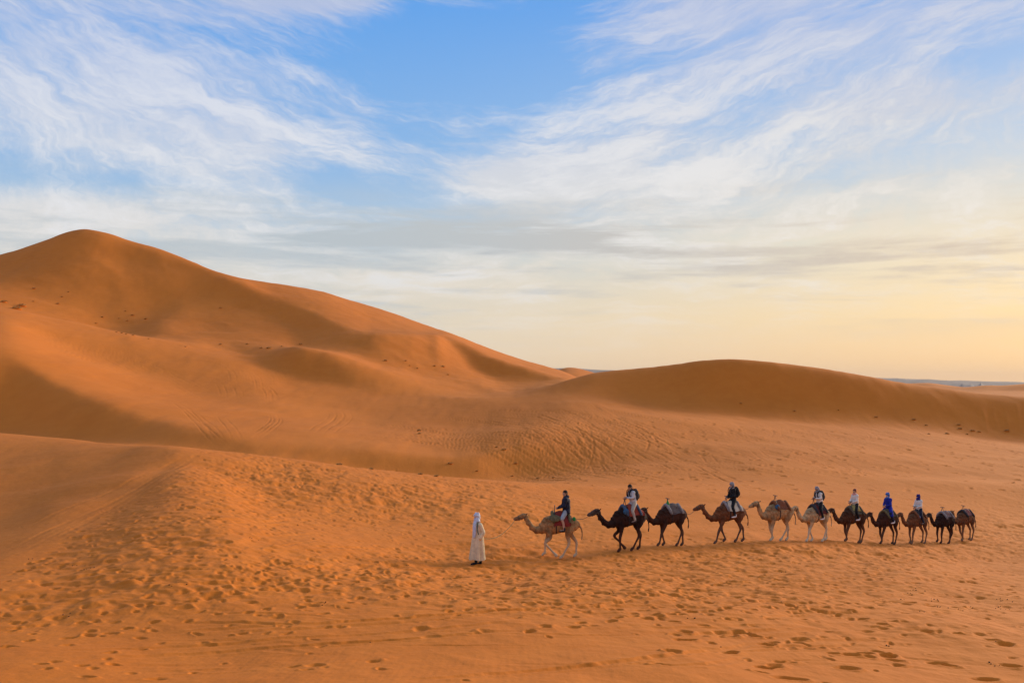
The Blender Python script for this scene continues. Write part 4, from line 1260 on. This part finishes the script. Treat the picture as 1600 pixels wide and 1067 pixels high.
# ---- the walking guide
def make_guide():
    th = math.atan((747 - 800) / F); r = 35.5
    x, y = r * math.sin(th), r * math.cos(th)
    z0 = height(x, y)
    left = Vector((-math.cos(th), math.sin(th))); toward = Vector((-math.sin(th), -math.cos(th)))
    hd = left * math.cos(RAD(33)) + toward * math.sin(RAD(33))
    rz = math.atan2(hd.y, hd.x)
    root = thing('person', 'walker in long cream robe and pale blue-white headscarf leading the camel', 'person', (x, y, z0), rz)
    c, sn = math.cos(rz), math.sin(rz)
    def gz(lx, ly):
        return height(x + c * lx - sn * ly, y + sn * lx + c * ly) - z0
    b = Shape()
    b.tube([(0, 0, .90, .14, .10), (0, 0, 1.0, .15, .11), (.0, 0, 1.15, .13, .10), (.01, 0, 1.32, .155, .11), (.01, 0, 1.43, .14, .09)], seg=14)
    b.tube([(.01, 0, 1.42, .07), (.02, 0, 1.50, .056), (.03, 0, 1.57, .056)], seg=10)
    hc = (.045, 0, 1.645)
    hp, R_ = head_shape(b, hc, .25, .05)
    feet = {1: .16, -1: -.14}
    for sd in (1, -1):
        fx = feet[sd]; g = gz(fx, .09 * sd)
        b.tube([(0, .09 * sd, .92, .09), (fx * .35 + .02, .09 * sd, .70, .075), (fx * .55 + .03, .09 * sd, .48, .055), (fx * .8 - .01, .09 * sd, .28, .052), (fx - .03, .09 * sd, .09 + g, .038)], seg=10)
        b.tube([(fx - .04, .09 * sd, .05 + g, .036), (fx + .05, .09 * sd, .035 + g, .034), (fx + .13, .09 * sd, .03 + g, .026)], seg=8)
    arms = {1: [(.01, .18, 1.38), (-.06, .25, 1.12), (.04, .20, .93)], -1: [(.01, -.18, 1.38), (-.12, -.24, 1.12), (-.16, -.12, .96)]}
    for sd in (1, -1):
        s0, e0, w0 = [np.array(p_) for p_ in arms[sd]]
        b.tube([(.01, .10 * sd, 1.39, .06), tuple(s0) + (.056,), tuple((s0 + e0) / 2) + (.046,), tuple(e0) + (.038,), tuple(w0) + (.027,)], seg=9)
        five_fingers(b, w0, tuple(w0 - e0), (1, 0, 0), (0, -sd, 0))
    obj('body', b.remesh('body', .0115, 1), SKIN2, root)
    # robe: an open bell with folds, hem at mid calf
    rb = Shape(); rg = []; seg = 48
    prof = [(.17, .245, .27, .02), (.22, .24, .265, .02), (.40, .23, .26, .015), (.62, .215, .255, .01), (.85, .20, .245, .005), (1.02, .185, .23, .0), (1.18, .17, .22, .0), (1.32, .155, .215, .005), (1.41, .12, .18, .01), (1.46, .085, .11, .015), (1.50, .07, .075, .02)]
    def ringp(z, rx, ry, ox, sh=0.0):
        o = []
        for k in range(seg):
            a = 2 * math.pi * k / seg
            fold = max(0, (1.2 - z)) * (.034 * math.sin(6 * a + 1.3 + z) + .022 * math.sin(11 * a + z * 3) + .014 * math.sin(19 * a + 2))
            kick = .05 * max(0, .9 - z) * math.cos(a)
            o.append((ox + (rx + fold - sh) * math.cos(a) + kick, (ry + fold - sh) * math.sin(a), z + .02 * math.sin(3 * a) * (z < .2)))
        return o
    P = [tuple(p_) for p_ in catmull(prof, 3)]
    rg = [ringp(*p_) for p_ in P]
    inner_r = [ringp(*p_, .012) for p_ in P][::-1]
    rb.rings(rg + inner_r + [rg[0]], cap=False)
    robe = obj('robe', rb.mesh('robe'), ROBE, root)
    for sd in (1, -1):
        s0, e0, w0 = [np.array(p_) for p_ in arms[sd]]
        sl_ = Shape(); sl_.tube([(.01, .11 * sd, 1.39, .08), tuple(s0) + (.082,), tuple((s0 + e0) / 2) + (.078,), tuple(e0) + (.078,), tuple(e0 * .5 + w0 * .5) + (.082,), tuple(e0 * .1 + w0 * .9) + (.088,)], seg=12)
        me = sl_.remesh('sleeve', .016, 1)
        obj('sleeve', me, ROBE, root)
    bag = Shape(); bag.tube([(.10, .14, 1.46, .014), (.15, .20, 1.25, .016), (.13, .24, 1.08, .016)], seg=7)
    obj('shoulder_strap', bag.mesh('shoulder_strap'), pmat('strap_dark_green', (.03, .07, .055)), root)
    tr = Shape()
    for sd in (1, -1):
        fx = feet[sd]; g = gz(fx, .09 * sd)
        tr.tube([(fx * .55 + .02, .08 * sd, .42, .070), (fx * .8 - .01, .085 * sd, .26, .066), (fx - .03, .09 * sd, .12 + g, .062)], seg=10)
    obj('trousers', tr.mesh('trousers'), BLK, root)
    for sd in (1, -1):
        fx = feet[sd]; g = gz(fx, .09 * sd)
        s2 = Shape(); s2.tube([(fx - .03, .09 * sd, .10 + g, .048), (fx - .035, .09 * sd, .045 + g, .048, .044), (fx + .06, .09 * sd, .038 + g, .048, .04), (fx + .16, .09 * sd, .03 + g, .038, .028)], seg=10)
        obj('shoe', s2.mesh('shoe'), BLK, root)
    person_parts(root, (0, 0, 0), SKIN2, hc, .25, .05, scarf=LIGHTBLUE, scarf_face=True,
                 scarf_tail=[(.11, .03, 1.53, .06, .05), (.17, .05, 1.40, .08, .05), (.185, .06, 1.20, .085, .045), (.19, .06, 1.02, .075, .035), (.19, .06, .95, .06, .02)])
    M = Matrix.Translation((x, y, z0)) @ Matrix.Rotation(rz, 4, 'Z')
    return M @ Vector((-.20, -.10, .90))
guide_hand = make_guide()

# ---- lead ropes
def make_rope(a, b, sag, label, mat=ROPE, rad=.009):
    a, b = Vector(a), Vector(b)
    s_ = Shape(); pts = []
    for t in np.linspace(0, 1, 15):
        p_ = a.lerp(b, t) - a
        pts.append((p_.x, p_.y, p_.z - sag * 4 * t * (1 - t), rad))
    s_.tube(pts, seg=6, sub=1)
    o = obj('lead_rope', s_.mesh('lead_rope'), mat)
    o.location = a
    return tag(o, label, 'rope', 'ropes linking the caravan')
GREENROPE = pmat('rope_green', (.22, .22, .10), var=.3)
make_rope(camels[0]['M'] @ camels[0]['nose'], guide_hand, .28, 'thin greenish rope from the walker to the first tan camel', GREENROPE)
rope_labels = ['rope from the led tan camel back to the black-brown camel behind it', 'rope from the saddle with red pattern to the riderless dark camel', 'rope from the grey-brown saddle cloth back to the red-brown camel',
               'rope from the cream saddle blanket back to the sandy camel', 'rope from the sandy camel back to the pale cream camel', 'rope from the pale cream camel back to the dark umber camel',
               'rope from the dark umber camel to the one with the blue-robed rider', "rope from the blue-robed rider's camel to the mid brown camel", 'rope from the mid brown camel back to the one with T-shaped handle', 'rope from the camel with T-shaped handle to the tail camel']
for i in range(10):
    a = camels[i]; b = camels[i + 1]
    st = a['M'] @ surf(a['bvh'], -.60, .25, .03)
    make_rope(st, b['M'] @ b['nose'], .10 + .05 * (i % 3), rope_labels[i])

# ------------------------------------------------------------------ grass tufts and droppings
def make_tuft(size, seed, woody=False):
    rg_ = np.random.default_rng(seed)
    V, Fc = [], []
    n = 150
    for k in range(n):
        a = rg_.uniform(0, 2 * math.pi); rr = size * .42 * math.sqrt(rg_.random()); tilt = rg_.uniform(.1, 1.15)
        b = np.array((rr * math.cos(a), rr * math.sin(a), -.03))
        ln = size * rg_.uniform(.28, .62) * (1.1 - .5 * rr / (size * .42))
        a2 = a + rg_.normal(0, .6)
        tip = b + ln * np.array((math.cos(a2) * math.sin(tilt), math.sin(a2) * math.sin(tilt), math.cos(tilt)))
        md = (b + tip) / 2 + np.array((0, 0, ln * .12))
        w = size * rg_.uniform(.012, .03)
        sdv = np.array((-math.sin(a2), math.cos(a2), 0)) * w
        i0 = len(V)
        V += [tuple(b - sdv), tuple(b + sdv), tuple(md - sdv * .8), tuple(md + sdv * .8), tuple(tip)]
        Fc += [(i0, i0 + 1, i0 + 3, i0 + 2), (i0 + 2, i0 + 3, i0 + 4)]
    me = bpy.data.meshes.new('blades'); me.from_pydata(V, [], Fc); me.update()
    sd_ = Shape(); sd_.ball((0, 0, -.02 * size), size * .55, size * .45, size * .17, seg=14, rin=8)
    m2 = sd_.mesh('sand_mound')
    for v_ in m2.vertices:
        v_.co.x += size * .05 * math.sin(9 * v_.co.y / size + seed); v_.co.z *= 1 + .25 * math.sin(7 * v_.co.x / size + seed)
    return me, m2
GRASS = pmat('dry_grass', (.34, .18, .06), var=.2, second=(.42, .27, .10), scale=6)
protos = [make_tuft(1.0, 100 + k) for k in range(5)]
for me, m2 in protos:
    me.materials.append(GRASS); m2.materials.append(SAND)
groups = [
    ('dry grass tuft on the lower face of the tallest dune', 'grass tufts on the tallest dune',
     [(6, 469, 16), (26, 478, 22), (34, 474, 18), (53, 450, 8), (90, 474, 9), (97, 464, 6), (107, 457, 5), (52, 471, 5), (160, 494, 7), (196, 486, 5), (207, 492, 9), (228, 497, 9), (199, 500, 6), (150, 505, 6), (186, 497, 5), (345, 481, 8)]),
    ('dry grass tuft along the crest of the tracked dune', 'grass tufts on the tracked dune', [(182, 518, 6), (190, 519, 7), (197, 521, 6), (208, 523, 7), (232, 529, 5), (290, 541, 6)]),
    ('small grass tuft on the flat between the tall dune ridges', 'grass tufts between the ridges',
     [(386, 537, 7), (420, 542, 10), (408, 543, 7), (440, 540, 6), (470, 537, 8), (344, 537, 7), (602, 562, 8), (634, 563, 5), (640, 572, 4), (679, 572, 6), (692, 572, 8), (652, 575, 5), (700, 585, 4)]),
    ('small grass tuft in the hollow behind the trampled crest', 'grass tufts in the hollow',
     [(655, 671, 9), (655, 676, 8), (704, 723, 11), (788, 701, 10), (776, 697, 7), (806, 722, 8), (840, 746, 8), (745, 735, 5), (530, 727, 15), (580, 735, 9), (657, 743, 7), (682, 748, 6), (800, 743, 5), (865, 745, 5)]),
    ('dark grass tuft at the foot of the long low dune', 'grass tufts below the low dune',
     [(1157, 629, 6), (1241, 643, 6), (1369, 650, 7), (1428, 655, 8), (1451, 677, 6), (1480, 676, 8), (1498, 664, 7), (1500, 668, 8), (1520, 671, 9), (1530, 674, 6), (1573, 672, 9), (1447, 664, 6), (1511, 678, 5), (1310, 641, 4)]),
]
cnt = 0
for label, grp, pts in groups:
    for (u, v, px_) in pts:
        lab = {6: 'broad bush at the left end of the grass on the tallest dune', 26: 'largest spreading bush on the lower face of the tallest dune', 34: 'bush touching the largest bush on the tallest dune', 345: 'lone tuft on the pale sand apron below the tallest dune', 655: 'one of two tufts side by side in the open middle hollow', 530: 'widest grass tuft just behind the trampled crest'}.get(u, label)
        x, y = ground_at_pixel(u, v + px_ * .25, 64)
        rr = math.hypot(x, y); size = max(.35, px_ * rr / F * (.62 if 'tallest' in grp or 'tracked' in grp else .8))
        me, m2 = protos[cnt % 5]; cnt += 1
        root = thing('grass_tuft', lab, 'grass', (x, y, height(x, y)), random.uniform(0, 6.28), grp)
        root.scale = (size, size, size * random.uniform(.8, 1.1))
        for nm, m_ in (('blades', me), ('sand_mound', m2)):
            o = bpy.data.objects.new(nm, m_); COL.objects.link(o); o.parent = root
# droppings scattered over the trail
dg = Shape()
for k in range(42):
    u, v = [(rng.uniform(20, 700), rng.uniform(770, 1040)), (rng.uniform(900, 1590), rng.uniform(880, 1050)), (rng.normal(1500, 60), rng.normal(945, 12))][k % 3]
    x, y = ground_at_pixel(u, v)
    for _ in range(rng.integers(1, 5)):
        xx, yy = x + rng.normal(0, .10), y + rng.normal(0, .10)
        rr = rng.uniform(.010, .019)
        dg.ball((xx, yy, height(xx, yy) + rr * .5), rr, rr * 1.2, rr * .8, seg=6, rin=4)
o = obj('droppings', dg.mesh('droppings'), pmat('dropping', (.03, .018, .010)))
o['kind'] = 'stuff'; o['label'] = 'small dark camel droppings scattered over the sand'

# ------------------------------------------------------------------ air
hz = Shape()
B, zb, zt = 34000.0, -40.0, 420.0
hz.v = [(-B, -B, zb), (B, -B, zb), (B, B, zb), (-B, B, zb), (-B, -B, zt), (B, -B, zt), (B, B, zt), (-B, B, zt)]
hz.f = [(3, 2, 1, 0), (4, 5, 6, 7), (0, 1, 5, 4), (1, 2, 6, 5), (2, 3, 7, 6), (3, 0, 4, 7)]
hm = bpy.data.materials.new('haze_air'); hm.use_nodes = True
T = NT(hm.node_tree); T.n.clear()
mo = T.node('ShaderNodeOutputMaterial'); pv = T.node('ShaderNodeVolumePrincipled')
pv.inputs['Color'].default_value = (.95, .82, .68, 1); pv.inputs['Density'].default_value = 2.3e-5; pv.inputs['Anisotropy'].default_value = 0.0
T.l.new(pv.outputs[0], mo.inputs['Volume'])
haze = obj('haze', hz.mesh('haze', smooth=False), hm)
haze['kind'] = 'stuff'
